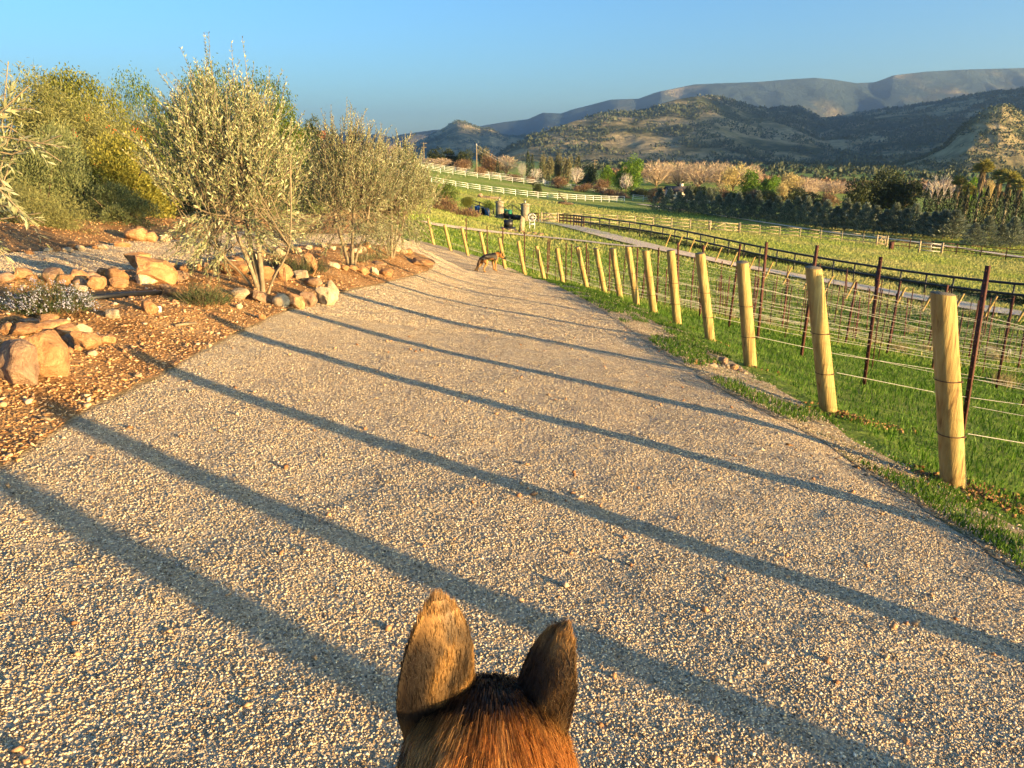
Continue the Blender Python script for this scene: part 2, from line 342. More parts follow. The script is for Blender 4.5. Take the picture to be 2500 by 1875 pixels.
def sheet(name,poly,zf,mat,frac=.03,mn=.08,dense=.02,jag=0):
    B=densify(poly,True,dense,mn)
    if jag: 
        nn=vnoise(B[:,0],B[:,1],3.,5)*jag; nn2=vnoise(B[:,0],B[:,1],3.,9)*jag; B=B+np.c_[nn,nn2]
    r0=max(.35,np.min(np.hypot(B[:,0],B[:,1]))*.98); r1=np.max(np.hypot(B[:,0],B[:,1]))
    # polar grid around the viewer's spot so that triangles stay small near it
    rr=[];r=r0
    if inpoly(np.array([0.]),np.array([0.]),B)[0]: r=.3
    while r<r1: rr.append(r); r+=max(mn,frac*r)
    a=np.arctan2(B[:,0],B[:,1]); a0,a1=a.min(),a.max()
    XY=[]
    for k,r in enumerate(rr):
        st=max(mn,frac*r)/r; th=np.arange(a0-st,a1+st,st)+(k%2)*st*.5; XY.append(np.c_[np.sin(th)*r,np.cos(th)*r])
    XY=np.concatenate(XY); k=inpoly(XY[:,0],XY[:,1],B); XY=XY[k]
    dd=pdist(XY[:,0],XY[:,1],B); XY=XY[dd>.35*np.maximum(mn,frac*np.hypot(XY[:,0],XY[:,1]))]
    pts=[Vector(p) for p in np.concatenate([B,XY])]; n=len(B)
    vo,_,fo,_,_,_=geometry.delaunay_2d_cdt(pts,[(i,(i+1)%n) for i in range(n)],[],1,1e-5)
    V=np.array([(p[0],p[1]) for p in vo]); F=np.array([f for f in fo if len(f)==3])
    A=V[F]; ar=(A[:,1,0]-A[:,0,0])*(A[:,2,1]-A[:,0,1])-(A[:,1,1]-A[:,0,1])*(A[:,2,0]-A[:,0,0]); F[ar<0]=F[ar<0][:,::-1]
    z=zf(V[:,0],V[:,1],B); o=link(name,mesh_np(name,np.c_[V,z],F,M[mat] if isinstance(mat,str) else mat,True)); return struct(o)
g=lambda L:[G(*p) for p in L]
RIGHT=[(3.2,-14),(2.6,-6),(2.2,-2),(2.0,.6),(2.08,2.0)]+g([(2500,1385),(2270,1238),(2050,1095),(1800,965),(1620,850),(1500,770),(1380,708),(1280,668),(1180,630),(1080,602),(985,582)])
FARE=g([(900,574),(820,571),(720,572),(600,566),(520,572),(424,582),(328,590),(270,598),(166,609),(58,618),(-200,632),(-700,640)])
ISL_F=g([(0,1168),(100,1095),(200,1022),(330,955),(430,905),(600,808),(740,748),(850,713),(960,690),(1035,670),(1066,650)])
ISL_B=g([(1048,632),(1000,615),(940,604),(882,598),(764,603),(676,608),(588,625),(500,645),(420,655),(300,668),(120,690),(0,697),(-300,715),(-700,735)])
ISL=ISL_F[:]+ISL_B+[(-9,3),(-7,-6),(-3.2,-5),(-2.6,-1.0),(-2.5,1.2)]
ROADP=RIGHT+FARE+[(-16,4),(-14,-12),(-4,-16)]
ISL=smoothline(ISL,1,True); ROADP_=smoothline(ROADP,1,True)
def road_z(x,y,B): return H(x,y)+.012+.012*vnoise(x,y,1.3,3)+.006*vnoise(x,y,6,4)
struct_road=sheet('road',ROADP_,road_z,'road',.02,.07)
def isl_top(x,y,P):
    d=pdist(x,y,P); ins=inpoly(x,y,P)
    base=sst(0,.7,d)*.07+sst(.8,3.0,d)*.15
    return base,d
def isl_z(x,y,B):
    b,d=isl_top(x,y,B); e=np.clip(d/.5,0,1)
    return H(x,y)+.02+b+e*(.07*vnoise(x,y,1.1,11,3)+.03*vnoise(x,y,5,12,3))+.015
bed=sheet('dirt_bed',ISL,isl_z,'earth',.012,.045,.012,.06)
ISLd=densify(ISL,True,.02,.08)
def bed_z(x,y):
    x=np.atleast_1d(np.array(x,float));y=np.atleast_1d(np.array(y,float)); i=inpoly(x,y,ISLd)
    return np.where(i,isl_z(x,y,ISLd),H(x,y)+.012)
# far bank of bare soil left of the side road
BANK=list(FARE[::-1])+[tuple(G(985,570)),(-7,42),(-20,60),(-60,60),(-60,0),(-22,-2)]
def bank_z(x,y,B):
    d=pdist(x,y,B); return H(x,y)+.02+sst(0,1.2,d)*.12+.06*vnoise(x,y,.8,21)*sst(0,1,d)
sheet('dirt_bank',BANK,bank_z,'earth',.03,.1,.02,.05)
# verge between road and vineyard grass
def rgt(off):
    ys=np.linspace(-12,31,90); return [(xf(y)+off(y)*1.0,y) for y in ys]
VR=rgt(lambda y:-.22-.18*max(0,(y-9)/20)+.22*float(vnoise(np.array(0.),np.array(y),.9,31)))
RI=[(p[0]-.12,p[1]) for p in RIGHT if p[1]>-12.5]
VERGE=RI+list(VR[::-1])
sheet('verge',VERGE,lambda x,y,B:road_z(x,y,None)+.004+(.004+.010*vnoise(x,y,4,33))*sst(0,.4,pdist(x,y,B)),'verge',.02,.07,.02,.05)
# base ground: one polar sheet to the horizon
def make_ground():
    rr=[.25]
    while rr[-1]<8800: rr.append(rr[-1]*1.028+.02)
    rr=np.array(rr); th=np.linspace(-math.pi,math.pi,361)[:-1]
    R,T=np.meshgrid(rr,th,indexing='ij'); X=R*np.sin(T);Y=R*np.cos(T); Z=H(X,Y)
    inr=inpoly(X,Y,np.array(ROADP_))|inpoly(X,Y,np.array(BANK)); Z=Z-np.where(inr,.06,0)
    Z=Z+np.where(R>3,.02*vnoise(X,Y,1.,41),0)*(~inr)*sst(0,2,pdist(X,Y,np.array(ROADP_)) )
    Z=np.where(R>60,Z+.25*vnoise(X,Y,.05,42)*sst(60,150,R),Z)
    V=np.c_[X.ravel(),Y.ravel(),Z.ravel()]; n=len(th)
    i=np.arange(len(rr)-1)[:,None]*n;j=np.arange(n)[None];k=(j+1)%n
    F=np.stack([i+j,i+n+j,i+n+k,i+k],-1).reshape(-1,4)[:,::-1]
    V=np.r_[V,[[0,0,h(0,0.01)-.06]]]; c=len(V)-1; F3=np.stack([np.arange(n),(np.arange(n)+1)%n,np.full(n,c)],-1)
    return struct(link('grass_field',mesh_np('grass_field',V,[F,F3],M['field'],True)))
make_ground()
# tracks laid on the field
def strip(name,pix,wd,mat,zo=.05,ext=None):
    L=[np.array(G(*p)) for p in pix]
    if ext: L=L+[np.array(e,float) for e in ext]
    L=np.array(smoothline(L,2)); T=np.gradient(L,axis=0);T/=np.linalg.norm(T,axis=1)[:,None];Nn=np.c_[-T[:,1],T[:,0]]
    a=L+Nn*wd/2;b=L-Nn*wd/2; poly=[tuple(p) for p in a]+[tuple(p) for p in b[::-1]]
    return sheet(name,poly,lambda x,y,B:H(x,y)+zo,mat,.012,.15,.012,.1)
strip('driveway',[(1225,532),(1290,530),(1400,556),(1500,583),(1620,612),(1750,640),(1900,668),(2050,694),(2200,722),(2350,747),(2520,778)],2.8,'path',.12,[(36,22),(48,2)])
strip('path',[(1040,548),(1130,560),(1250,572),(1400,588),(1520,604),(1600,606)],1.2,'path',.12)
strip('track',[(1560,500),(1650,512),(1800,535),(2000,566),(2200,590),(2350,610),(2520,634)],1.9,'path',.22)
# ------------------------------------------------------------------ mountains
m,N,b=nmat('hill_cover',1,.0); v=coord(N)
c=ramp(N,noi(N,.006,6,v,.62),[(.44,(.42,.33,.18)),(.52,(.24,.20,.10)),(.58,(.06,.07,.035))])
c=mix(N,ramp(N,noi(N,.05,5,v,.7),[(.4,(0,0,0)),(.7,(.8,.8,.8))]),c,(.05,.06,.032))
N.links.new(c,b.inputs['Base Color']); bump(N,b,noi(N,.03,8,v,.7),.7,14); M['hill']=m
m,N,b=nmat('far_hill_shaded_cover',1,.0); v=coord(N)
c=ramp(N,noi(N,.0016,8,v,.62),[(.48,(.045,.065,.07)),(.56,(.09,.095,.075)),(.66,(.32,.26,.16))])  # shade and blue haze put into the dark tones, sunlit slopes into the tan
N.links.new(c,b.inputs['Base Color']); bump(N,b,noi(N,.006,8,v,.7),.8,60); M['farhill']=m
def ridge(name,prof,Dr,Df,mat,zb=-45,amp=12,scl=1/180.,nu=220,nv=60,seed=1,back=.35,gully=1.):
    """a hill range: crest line at distance Dr with the given silhouette, slope down to Df in front and down again behind"""
    P=np.array(prof,float); px=np.linspace(P[0,0],P[-1,0],nu); py=np.interp(px,P[:,0],P[:,1])
    Dr_=np.interp(px,*(np.array(Dr).T)) if not np.isscalar(Dr) else np.full(nu,Dr); Df_=np.interp(px,*(np.array(Df).T)) if not np.isscalar(Df) else np.full(nu,Df)
    C=np.array([ray(a,b_) for a,b_ in zip(px,py)])
    cr=C*(Dr_/C[:,1])[:,None]; az=C[:,:2]/C[:,1:2]
    V=[]
    ts=np.concatenate([np.linspace(0,1,nv),1+np.linspace(.06,1,14)])
    for t in ts:
        if t<=1:
            D=Df_+(Dr_-Df_)*t; prof_h=(t**1.25)*.75+.25*sst(0,1,t)
            z=zb+(cr[:,2]-zb)*prof_h; 
            e=np.sin(math.pi*min(1,t))**.7
        else:
            D=Dr_*(1+back*(t-1)); z=cr[:,2]-(cr[:,2]-zb)*sst(0,1,t-1); e=0
        x=az[:,0]*D;y=az[:,1]*D
        n=vnoise(x,y,scl,seed,4); rg=1-2*np.abs(vnoise(x+60*n,y*.35,scl*1.6,seed+5,3))
        z=z+e*(amp*n+gully*amp*1.1*(rg-.4))
        V.append(np.c_[x,y,z])
    V=np.concatenate(V); i=np.arange(len(ts)-1)[:,None]*nu;j=np.arange(nu-1)[None]
    F=np.stack([i+j,i+j+1,i+nu+j+1,i+nu+j],-1).reshape(-1,4)
    return struct(link(name,mesh_np(name,V,F,M[mat],True))),V,F
BACKP=[(1060,330),(1120,318),(1177,307),(1231,298),(1289,291),(1325,275),(1347,276),(1370,277),(1398,267),(1427,260),(1491,243),(1559,241),(1600,226),(1627,220),(1695,206),(1763,203),(1853,200),(1921,194),(1989,190),(2034,194),(2091,203),(2136,201),(2181,184),(2260,175),(2350,170),(2500,166),(2700,160),(2950,175),(3200,210)]
r=RS(3)
ridge('mountains',BACKP,5700,4300,'farhill',-30,55,1/700.,340,60,3)
LEFTP=[(500,350),(640,345),(780,338),(812,333),(839,324),(860,321),(898,330),(920,326),(955,335),(980,328),(1061,317),(1110,315),(1160,330),(1250,345)]
ridge('hills',LEFTP,4600,3900,'farhill',-30,30,1/500.,160,30,8)
PEAKP=[(930,372),(1000,356),(1036,338),(1072,318),(1101,302),(1115,296),(1130,297),(1145,303),(1174,314),(1195,312),(1231,332),(1262,334),(1300,325),(1340,327),(1400,340),(1500,360)]
pk,pV,pF=ridge('hills',PEAKP,3400,2500,'hill',-25,16,1/260.,200,50,12)
NEARP=[(1160,410),(1210,385),(1250,360),(1290,338),(1330,322),(1365,308),(1400,296),(1450,284),(1500,275),(1545,275),(1590,262),(1620,252),(1650,243),(1700,235),(1754,237),(1790,247),(1823,258),(1874,267),(1902,262),(1953,260),(1980,272),(2004,286),(2025,286),(2080,277),(2206,262),(2297,247),(2387,230),(2460,222),(2500,218),(2600,198),(2780,160),(3000,150),(3200,260)]  # unseen crest past the right edge is raised to shade the slopes
nh,nV,nF=ridge('hills',NEARP,[(1160,1700),(1700,2300),(2100,3000),(2500,2500),(3200,2500)],[(1160,1450),(1500,1450),(2000,1350),(2500,1250),(3200,1200)],'hill',-28,15,1/320.,460,120,5,.35,.8)
SPURP=[(2180,405),(2260,385),(2310,355),(2350,310),(2385,280),(2420,262),(2450,254),(2475,264),(2505,288),(2570,325),(2700,380)]
sp,sV,sF=ridge('hills',SPURP,1000,780,'hill',-28,8,1/90.,150,50,6,.3)
# added ridge, unseen past the right edge, shaped to shade the hill slopes
def shade_ridge():
    V=[];nu=120;ns=np.linspace(900,4800,nu)
    nd=np.array([math.cos(SUN_AZ),math.sin(SUN_AZ)])
    hp=np.interp(ns,[900,1200,1349,1580,1846,2000,2234,2600,3400,4800],[120,180,232,262,327,354,400,440,450,330])
    for t in np.linspace(-1,1,31):
        s=2500+t*900
        x=SD[0]*s+nd[0]*ns; y=SD[1]*s+nd[1]*ns; e=1-abs(t)**1.2
        V.append(np.c_[x,y,-60+(hp+60)*e+25*vnoise(x,y,1/300.,9)*e])
    V=np.concatenate(V); i=np.arange(30)[:,None]*nu;j=np.arange(nu-1)[None]
    F=np.stack([i+j,i+j+1,i+nu+j+1,i+nu+j],-1).reshape(-1,4)
    struct(link('hills',mesh_np('hills',V,F,M['hill'],True)))  # added only for its shadow, apart from the visible hills
shade_ridge()
# ------------------------------------------------------------------ loose gravel, litter, grass
RP=np.array(ROADP_)
def scatter(poly,n,xr,yr,rng,power=None):
    """random ground points inside a polygon; density falls with distance from the viewer's spot"""
    out=[];got=0
    while got<n:
        r=rng.uniform(*yr,size=40000) if power is None else (yr[0]**power+(yr[1]**power-yr[0]**power)*rng.rand(40000))**(1/power)
        t=rng.uniform(*xr,size=40000); x=r*np.sin(t);y=r*np.cos(t); k=inpoly(x,y,poly) if poly is not None else np.ones(len(x),bool)
        out.append(np.c_[x[k],y[k]]);got+=k.sum()
        if len(out)>400: break
    return np.concatenate(out)[:n]
OCT=np.array([[1,0,0],[-1,0,0],[0,1,0],[0,-1,0],[0,0,1],[0,0,-1.]]); OCF=np.array([[0,2,4],[2,1,4],[1,3,4],[3,0,4],[2,0,5],[1,2,5],[3,1,5],[0,3,5]])
CUBV=np.array([[x,y,z] for z in(-1,1) for y in(-1,1) for x in(-1,1)])*.62
def rotm(n,rng):
    q=rng.normal(size=(n,4));q/=np.linalg.norm(q,axis=1)[:,None];a,b,c,d=q.T
    return np.stack([np.stack([a*a+b*b-c*c-d*d,2*(b*c-a*d),2*(b*d+a*c)],-1),np.stack([2*(b*c+a*d),a*a-b*b+c*c-d*d,2*(c*d-a*b)],-1),np.stack([2*(b*d-a*c),2*(c*d+a*b),a*a-b*b-c*c+d*d],-1)],1)
def pebbles(name,xy,z,size,mat,rng,flat=.7):
    n=len(xy); sc=size[:,None]*rng.uniform(.6,1.25,(n,3)); sc[:,2]*=flat; V=OCT[None]*sc[:,None]; V=V+rng.normal(0,.16,(n,6,3))*size[:,None,None]
    V=np.einsum('nij,nkj->nki',rotm(n,rng)*np.array([1,1,flat])[None,:,None],V)+np.c_[xy,z][:,None]
    F=(OCF[None]+6*np.arange(n)[:,None,None]).reshape(-1,3); return link(name,mesh_np(name,V.reshape(-1,3),F,M[mat]))
rng=RS(11)
xy=scatter(RP,400000,(-.75,.75),(.9,7.5),rng,1.1); xy=xy[~inpoly(xy[:,0],xy[:,1],ISLd)]
sz=rng.uniform(.0024,.0052,len(xy))*np.where(rng.rand(len(xy))<.06,1.5,1); z=road_z(xy[:,0],xy[:,1],None)
tag(pebbles('gravel',xy,z+sz*.1,sz,'pebble',rng),'loose crushed stone lying on the near part of the road',None,None,'stuff')
xy=scatter(RP,220000,(-.75,.4),(7.3,34),rng,1.0); xy=xy[~inpoly(xy[:,0],xy[:,1],ISLd)]; sz=rng.uniform(.004,.008,len(xy))*(1+np.hypot(xy[:,0],xy[:,1])/40); z=road_z(xy[:,0],xy[:,1],None)
tag(pebbles('gravel',xy,z+sz*.1,sz,'pebble',rng),'crushed stone on the far stretch of the road and the left path',None,None,'stuff')
xy=scatter(np.array(BANK),40000,(-1.,.1),(9,40),rng,1.0); z=bank_z(xy[:,0],xy[:,1],densify(BANK,True,.03,.1)); sz=rng.uniform(.008,.022,len(xy))
tag(pebbles('bark_litter',xy,z+.004,sz,'litter',rng),'crumbled soil and litter on the bank beyond the left path',None,None,'stuff')
# bark and stone litter on the dirt bed
xy=scatter(ISLd,60000,(-1.0,.1),(2.2,15),rng,1.0); b_,d_=isl_top(xy[:,0],xy[:,1],ISLd); zz=isl_z(xy[:,0],xy[:,1],ISLd)
edge=np.exp(-d_/.7); k=rng.rand(len(xy))<.35+.65*edge; xy=xy[k];zz=zz[k]; n=len(xy)
L=rng.uniform(.004,.017,n)*np.where(rng.rand(n)<.02,2.2,1); W=L*rng.uniform(.25,.6,n)
sc=np.c_[L,W,W*.5]; V=OCT[None]*sc[:,None]; a=rng.uniform(0,6.28,n); tl=rng.normal(0,.35,n)
R=np.zeros((n,3,3)); R[:,0,0]=np.cos(a);R[:,0,1]=-np.sin(a);R[:,1,0]=np.sin(a);R[:,1,1]=np.cos(a);R[:,2,2]=1; R[:,2,0]=tl
V=np.einsum('nij,nkj->nki',R,V)+np.c_[xy,zz+W*.3][:,None]; F=(OCF[None]+6*np.arange(n)[:,None,None]).reshape(-1,3)
tag(link('bark_litter',mesh_np('bark_litter',V.reshape(-1,3),F,M['litter'])),'bits of bark and small stones strewn over the orange soil',None,None,'stuff')
xy=scatter(ISLd,1500,(-1.0,.1),(2.2,14),rng,1.0); zz=isl_z(xy[:,0],xy[:,1],ISLd); tag(pebbles('small_stones',xy,zz+.004,rng.uniform(.006,.026,len(xy))*np.where(rng.rand(len(xy))<.1,1.8,1),'stone_bits',rng,.75),'small angular orange stones scattered over the bed',None,None,'stuff')
xy=scatter(RP,500,(-.75,.75),(1.2,14),rng,1.1); xy=xy[~inpoly(xy[:,0],xy[:,1],ISLd)]; sz=rng.uniform(.008,.017,len(xy)); tag(pebbles('small_stones',xy,road_z(xy[:,0],xy[:,1],None)+sz*.4,sz,'stone_bits',rng,.75),'larger loose stones lying here and there on the gravel road',None,None,'stuff')
def blades(name,xy,z,hh,wd,mat,rng,lean=.5):
    n=len(xy); a=rng.uniform(0,6.28,n); la=rng.uniform(0,6.28,n); ln=rng.rand(n)*lean*hh
    s=np.c_[np.cos(a),np.sin(a),np.zeros(n)]*wd[:,None]/2; l=np.c_[np.cos(la)*ln,np.sin(la)*ln,np.zeros(n)]; B=np.c_[xy,z]
    mid=B+l*.35+np.c_[np.zeros((n,2)),hh*.6]; tip=B+l+np.c_[np.zeros((n,2)),hh]
    V=np.stack([B-s,B+s,mid-s*.7,mid+s*.7,tip],1).reshape(-1,3); i=5*np.arange(n)[:,None]
    return link(name,mesh_np(name,V,[i+np.array([[0,1,3,2]]),i+np.array([[2,3,4]])],M[mat]))
xy=scatter(None,150000,(-.25,.85),(2.6,24),rng,1.1); d=xy[:,0]-xf(xy[:,1])
edge=-.35+.28*vnoise(xy[:,0],xy[:,1],1.4,51); pr=sst(-.0,.45,d-edge)*(.55+.45*sst(-.3,.3,vnoise(xy[:,0],xy[:,1],2.5,52))); pr=np.where(d<edge,.10*(d>-.9),pr)
pr=pr*(~inpoly(xy[:,0],xy[:,1],RP)); k=rng.rand(len(xy))<pr; xy=xy[k]; z=H(xy[:,0],xy[:,1]); rr=np.hypot(xy[:,0],xy[:,1]); n=len(xy)
hgt=rng.uniform(.025,.07,n)*(1+.5*vnoise(xy[:,0],xy[:,1],1.5,53))*np.where(d[k]<0,.7,1)
tag(blades('grass',xy,z,hgt,rng.uniform(.003,.006,n)*(1+rr/7),'grass',rng,.7),'short green grass under the vine wires',None,None,'stuff')
xy=scatter(None,260000,(-.18,.7),(18,170),rng,.8); d=xy[:,0]-xf(xy[:,1]); k=(d>-.2)&(~inpoly(xy[:,0],xy[:,1],RP)); k=k&((d>24)|(xy[:,1]>48)|(rng.rand(len(xy))<.25)); xy=xy[k]; z=H(xy[:,0],xy[:,1]); rr=np.hypot(xy[:,0],xy[:,1])
pp=vnoise(xy[:,0],xy[:,1],.12,54); k=rng.rand(len(xy))<.6+.5*pp; xy=xy[k];z=z[k];rr=rr[k];n=len(xy)
tag(blades('grass',xy,z,rng.uniform(.06,.15,n)*(1+rr/150),rng.uniform(.012,.025,n)*(1+rr/25),'pasture',rng,.8),'rough pasture grass beyond the vineyard',None,None,'stuff')
xy=scatter(None,110000,(-.12,.8),(16,52),rng,1.); d=xy[:,0]-xf(xy[:,1]); k=(d>-.2)&(d<26)&(~inpoly(xy[:,0],xy[:,1],RP)); xy=xy[k]; z=H(xy[:,0],xy[:,1]); rr=np.hypot(xy[:,0],xy[:,1]); n=len(xy)
tag(blades('grass',xy,z,rng.uniform(.05,.13,n),rng.uniform(.012,.02,n)*(1+rr/25),'vinegrass',rng,.8),'green grass between the far vine rows',None,None,'stuff')
# ------------------------------------------------------------------ vineyard posts, stakes and wires
def post_mesh(hh,r,seed,top=(0,0),sides=20,rings=14):
    rg=RS(seed); V=[];ts=np.linspace(0,1,rings); th=np.arange(sides)*2*math.pi/sides
    for t in ts:
        rad=r*(1.03-.07*t)*(1+.035*vnoise(np.cos(th)*1.3+seed,np.sin(th)*1.3+t*2.2,1.,seed,2))
        if t==1: rad=rad*.985
        V.append(np.c_[rad*np.cos(th)+top[0]*t,rad*np.sin(th)+top[1]*t,np.full(sides,-.12+(hh+.12)*t)+ (0 if t<1 else .006*np.cos(th+seed))])
    V=np.concatenate(V); i=np.arange(rings-1)[:,None]*sides;j=np.arange(sides)[None];k=(j+1)%sides
    return V,np.stack([i+j,i+k,i+sides+k,i+sides+j],-1).reshape(-1,4)
def wooden_post(base,hh,r,top,seed,label,group,ties=True,dirz=None):
    V,F=post_mesh(hh,r,seed,top,20 if ties else 10,14 if ties else 5)
    o=link('wooden_post',mesh_np('wooden_post',V,F,M['post'],True),None,base); tag(o,label,'post',group)
    n=20 if ties else 10; T=V[-n:]; c=T.mean(0)+[0,0,.002]; ed=T*.86+c*.14
    W=np.r_[T+[0,0,.0005],ed+[0,0,.006],[c+[0,0,.006]]]; a=np.arange(n);b=(a+1)%n
    link('end_grain',mesh_np('end_grain',W,[np.stack([a,b,b+n,a+n],-1),np.stack([a+n,b+n,np.full(n,2*n)],-1)],M['endgrain']),o)
    if ties:
        for zz in (.33,.66):
            t=(zz+.12)/(hh+.12); mb=MB(); th=np.linspace(0,2*math.pi,25); rr=r*1.06
            mb.tube(np.c_[np.cos(th)*rr+top[0]*t,np.sin(th)*rr+top[1]*t,np.full(25,zz)],.0028,4,False)
            mb.box((top[0]*t+rr*.55,top[1]*t-rr*.85,zz),(.03,.006,.008)); mb.build('wire_tie',M['rod'],o)
    return o
PB=[(2340,1180,4.5),(2030,1010,6.24),(1835,912,8.2),(1737,853,10.26),(1655,812,12.1),(1598,782,13.9),(1557,758,15.6),(1517,736,17.3),(1480,716,19.0),(1437,700,20.8),(1378,682,22.5),(1333,664,24.4),(1283,652,26.),(1235,640,27.6),(1190,622,29.2),(1144,607,31),(1102,595,32.5),(1060,587,34)]
PT=[2300,1985,1812,1707,1635,1575,1532,1495,1455,1410,1360,1310,1265,1219,1172,1127,1085,1045]
FP=[]
for (px,py,D) in PB:
    q=at(px,py,D); FP.append((q[0],q[1]))
ROWD=np.array([math.sin(math.radians(70)),math.cos(math.radians(70))])
BEHIND=[(2.98,2.52),(3.45,.86),(3.85,-.46),(4.3,-1.38)]
for i,(x,y) in enumerate(FP):
    D=PB[i][2]; dx=(PT[i]-1250)/FPX*(D-.32)-x
    wooden_post((x,y,h(x,y)),1.15*(1+.03*math.sin(i*2.3)),.068,(dx,.02*math.sin(i)),i+3,
      f'round yellow wooden end post leaning toward the road, {ordn(i)} from the camera' if i else 'nearest and largest round wooden end post at the right edge of the road','leaning wooden end posts beside the road')
for i,(x,y) in enumerate(BEHIND):
    wooden_post((x,y,h(x,y)),1.1,.068,(-.12,0),i+40,f'round wooden end post beside the road behind the camera, {ordn(i)} of them','leaning wooden end posts beside the road')
# far ends of the rows
TX=[60,155,260,375,495,620,755,895,1045,1205,1375,1560,1755,1970,2195]
FE=[]
for i,tx in enumerate(TX):
    t=i/14.; px=1700+tx/2.765; D=1/((1-t)/55+t/32); py=627+(772-627)*((px-1721)/(2494-1721)); q=at(px-12,py,D); FE.append((q[0],q[1]))
fd=(np.array(FE[-1])-np.array(FE[0])); fd/=np.linalg.norm(fd); sp_=np.linalg.norm(np.array(FE[-1])-np.array(FE[0]))/14
FEX=[tuple(np.array(FE[0])-fd*sp_*k) for k in range(3,0,-1)]+FE+[tuple(np.array(FE[-1])+fd*sp_*k) for k in range(1,7)]
nvis=0
for i,(x,y) in enumerate(FEX):
    vis=3<=i<18
    if not vis and i>19: continue
    wooden_post((x,y,h(x,y)),1.05,.055,(.42,-.1),i+70,f'wooden end post leaning toward the drive at the far row ends, {ordn(i)} from the left','far wooden end posts by the drive',False)
    nvis+=1
T_ME=None
def tpost(sc=1.):
    mb=MB(); mb.box((0,0,.7),(.012,.038,1.7)); mb.box((.018,0,.7),(.034,.008,1.7))
    for k in range(14): mb.box((-.012,0,.08+k*.11),(.014,.016,.012))
    return mb.mesh('metal_stake',M['rust'])
T_ME=tpost()
mb=MB(); mb.tube([(0,0,-.1),(0,0,1.18)],.0085,5); ROD_ME=mb.mesh('thin_rod',M['rod'])
rng=RS(21)
NST=0
starts=[np.array(p) for p in FP]+[np.array(p) for p in FEX[:0]]
allrows=[(np.array(BEHIND[0]),-1)]+[(p,i) for i,p in enumerate(starts)]
def row_end(p):
    # where this row meets the line of far end posts
    a=np.array(FE[0]); A=np.array([[ROWD[0],-fd[0]],[ROWD[1],-fd[1]]]); s=np.linalg.solve(A,a-p); return s[0]
WH=[.33,.5,.66,.85,1.02]
for p,i in allrows:
    Lr=max(4,row_end(p))
    nm=f'the {ordn(i)} wooden post from the camera' if i>=0 else 'the wooden post just behind the camera'
    tr=empty('wire_trellis',(p[0],p[1],h(*p))); tag(tr,f'row of thin galvanised wires strung from {nm}','trellis','wire rows of the vineyard')
    s=np.concatenate([[0],np.arange(1.2,Lr,1.5),[Lr]]); X=p[0]+ROWD[0]*s; Y=p[1]+ROWD[1]*s; Z=H(X,Y); Z[1:-1]=.5*Z[1:-1]+.25*(Z[:-2]+Z[2:])
    for wi,wz in enumerate(WH if i<6 else WH[::2]):
        pts=np.c_[X-p[0],Y-p[1],Z-h(*p)+wz]; pts[:,2]-=.004*np.abs(np.sin(np.arange(len(s))*1.7+wi))
        m_=MB(); r_=.0030 if wi==0 else (.0017 if i<5 else .0010)
        r_*= (1+.03*max(0,i)); m_.tube(pts,r_,4,False); m_.build('drip_tube' if wi==0 else 'wire',M['drip' if wi==0 else 'wire'],tr)
    s=1.55+rng.uniform(-.1,.1); k=0
    while s<Lr-.5:
        x,y=p+ROWD*s; kind=k%3==0
        if kind or (NST<330 and i<16):
            if kind:
                o=link('metal_stake',T_ME); tag(o,f'rusty notched steel stake, {ordn(k//3)} along the wires from {nm}','stake','rusty steel stakes in the vine rows')
                o.scale=(1,1,1.0+rng.uniform(-.05,.08)); o.rotation_euler=(rng.normal(0,.03),rng.normal(0,.03),math.radians(20)+rng.normal(0,.3))
            else:
                o=link('thin_rod',ROD_ME); tag(o,f'thin rusty rod standing in the wires of {nm}','rod',f'thin rods along the wires of {nm}'); NST+=1
                o.rotation_euler=(rng.normal(0,.03),rng.normal(0,.03),0); o.scale=(1+max(0,i)*.05,)*2+(rng.uniform(.85,1.05),)
            o.location=(x,y,h(x,y))
        s+=1.35; k+=1
# small white valve riser among the wires
q=np.array(G(2460,870)) ; 
mb=MB(); mb.tube([(0,0,0),(0,0,.2),(.02,0,.235),(.05,0,.235),(.07,0,.2),(.07,0,.02)],.011,8); o=mb.build('water_riser',M['white'],None,True,(q[0],q[1],h(*q)))
tag(o,'small white bent plastic pipe standing in the grass among the wires','water riser')
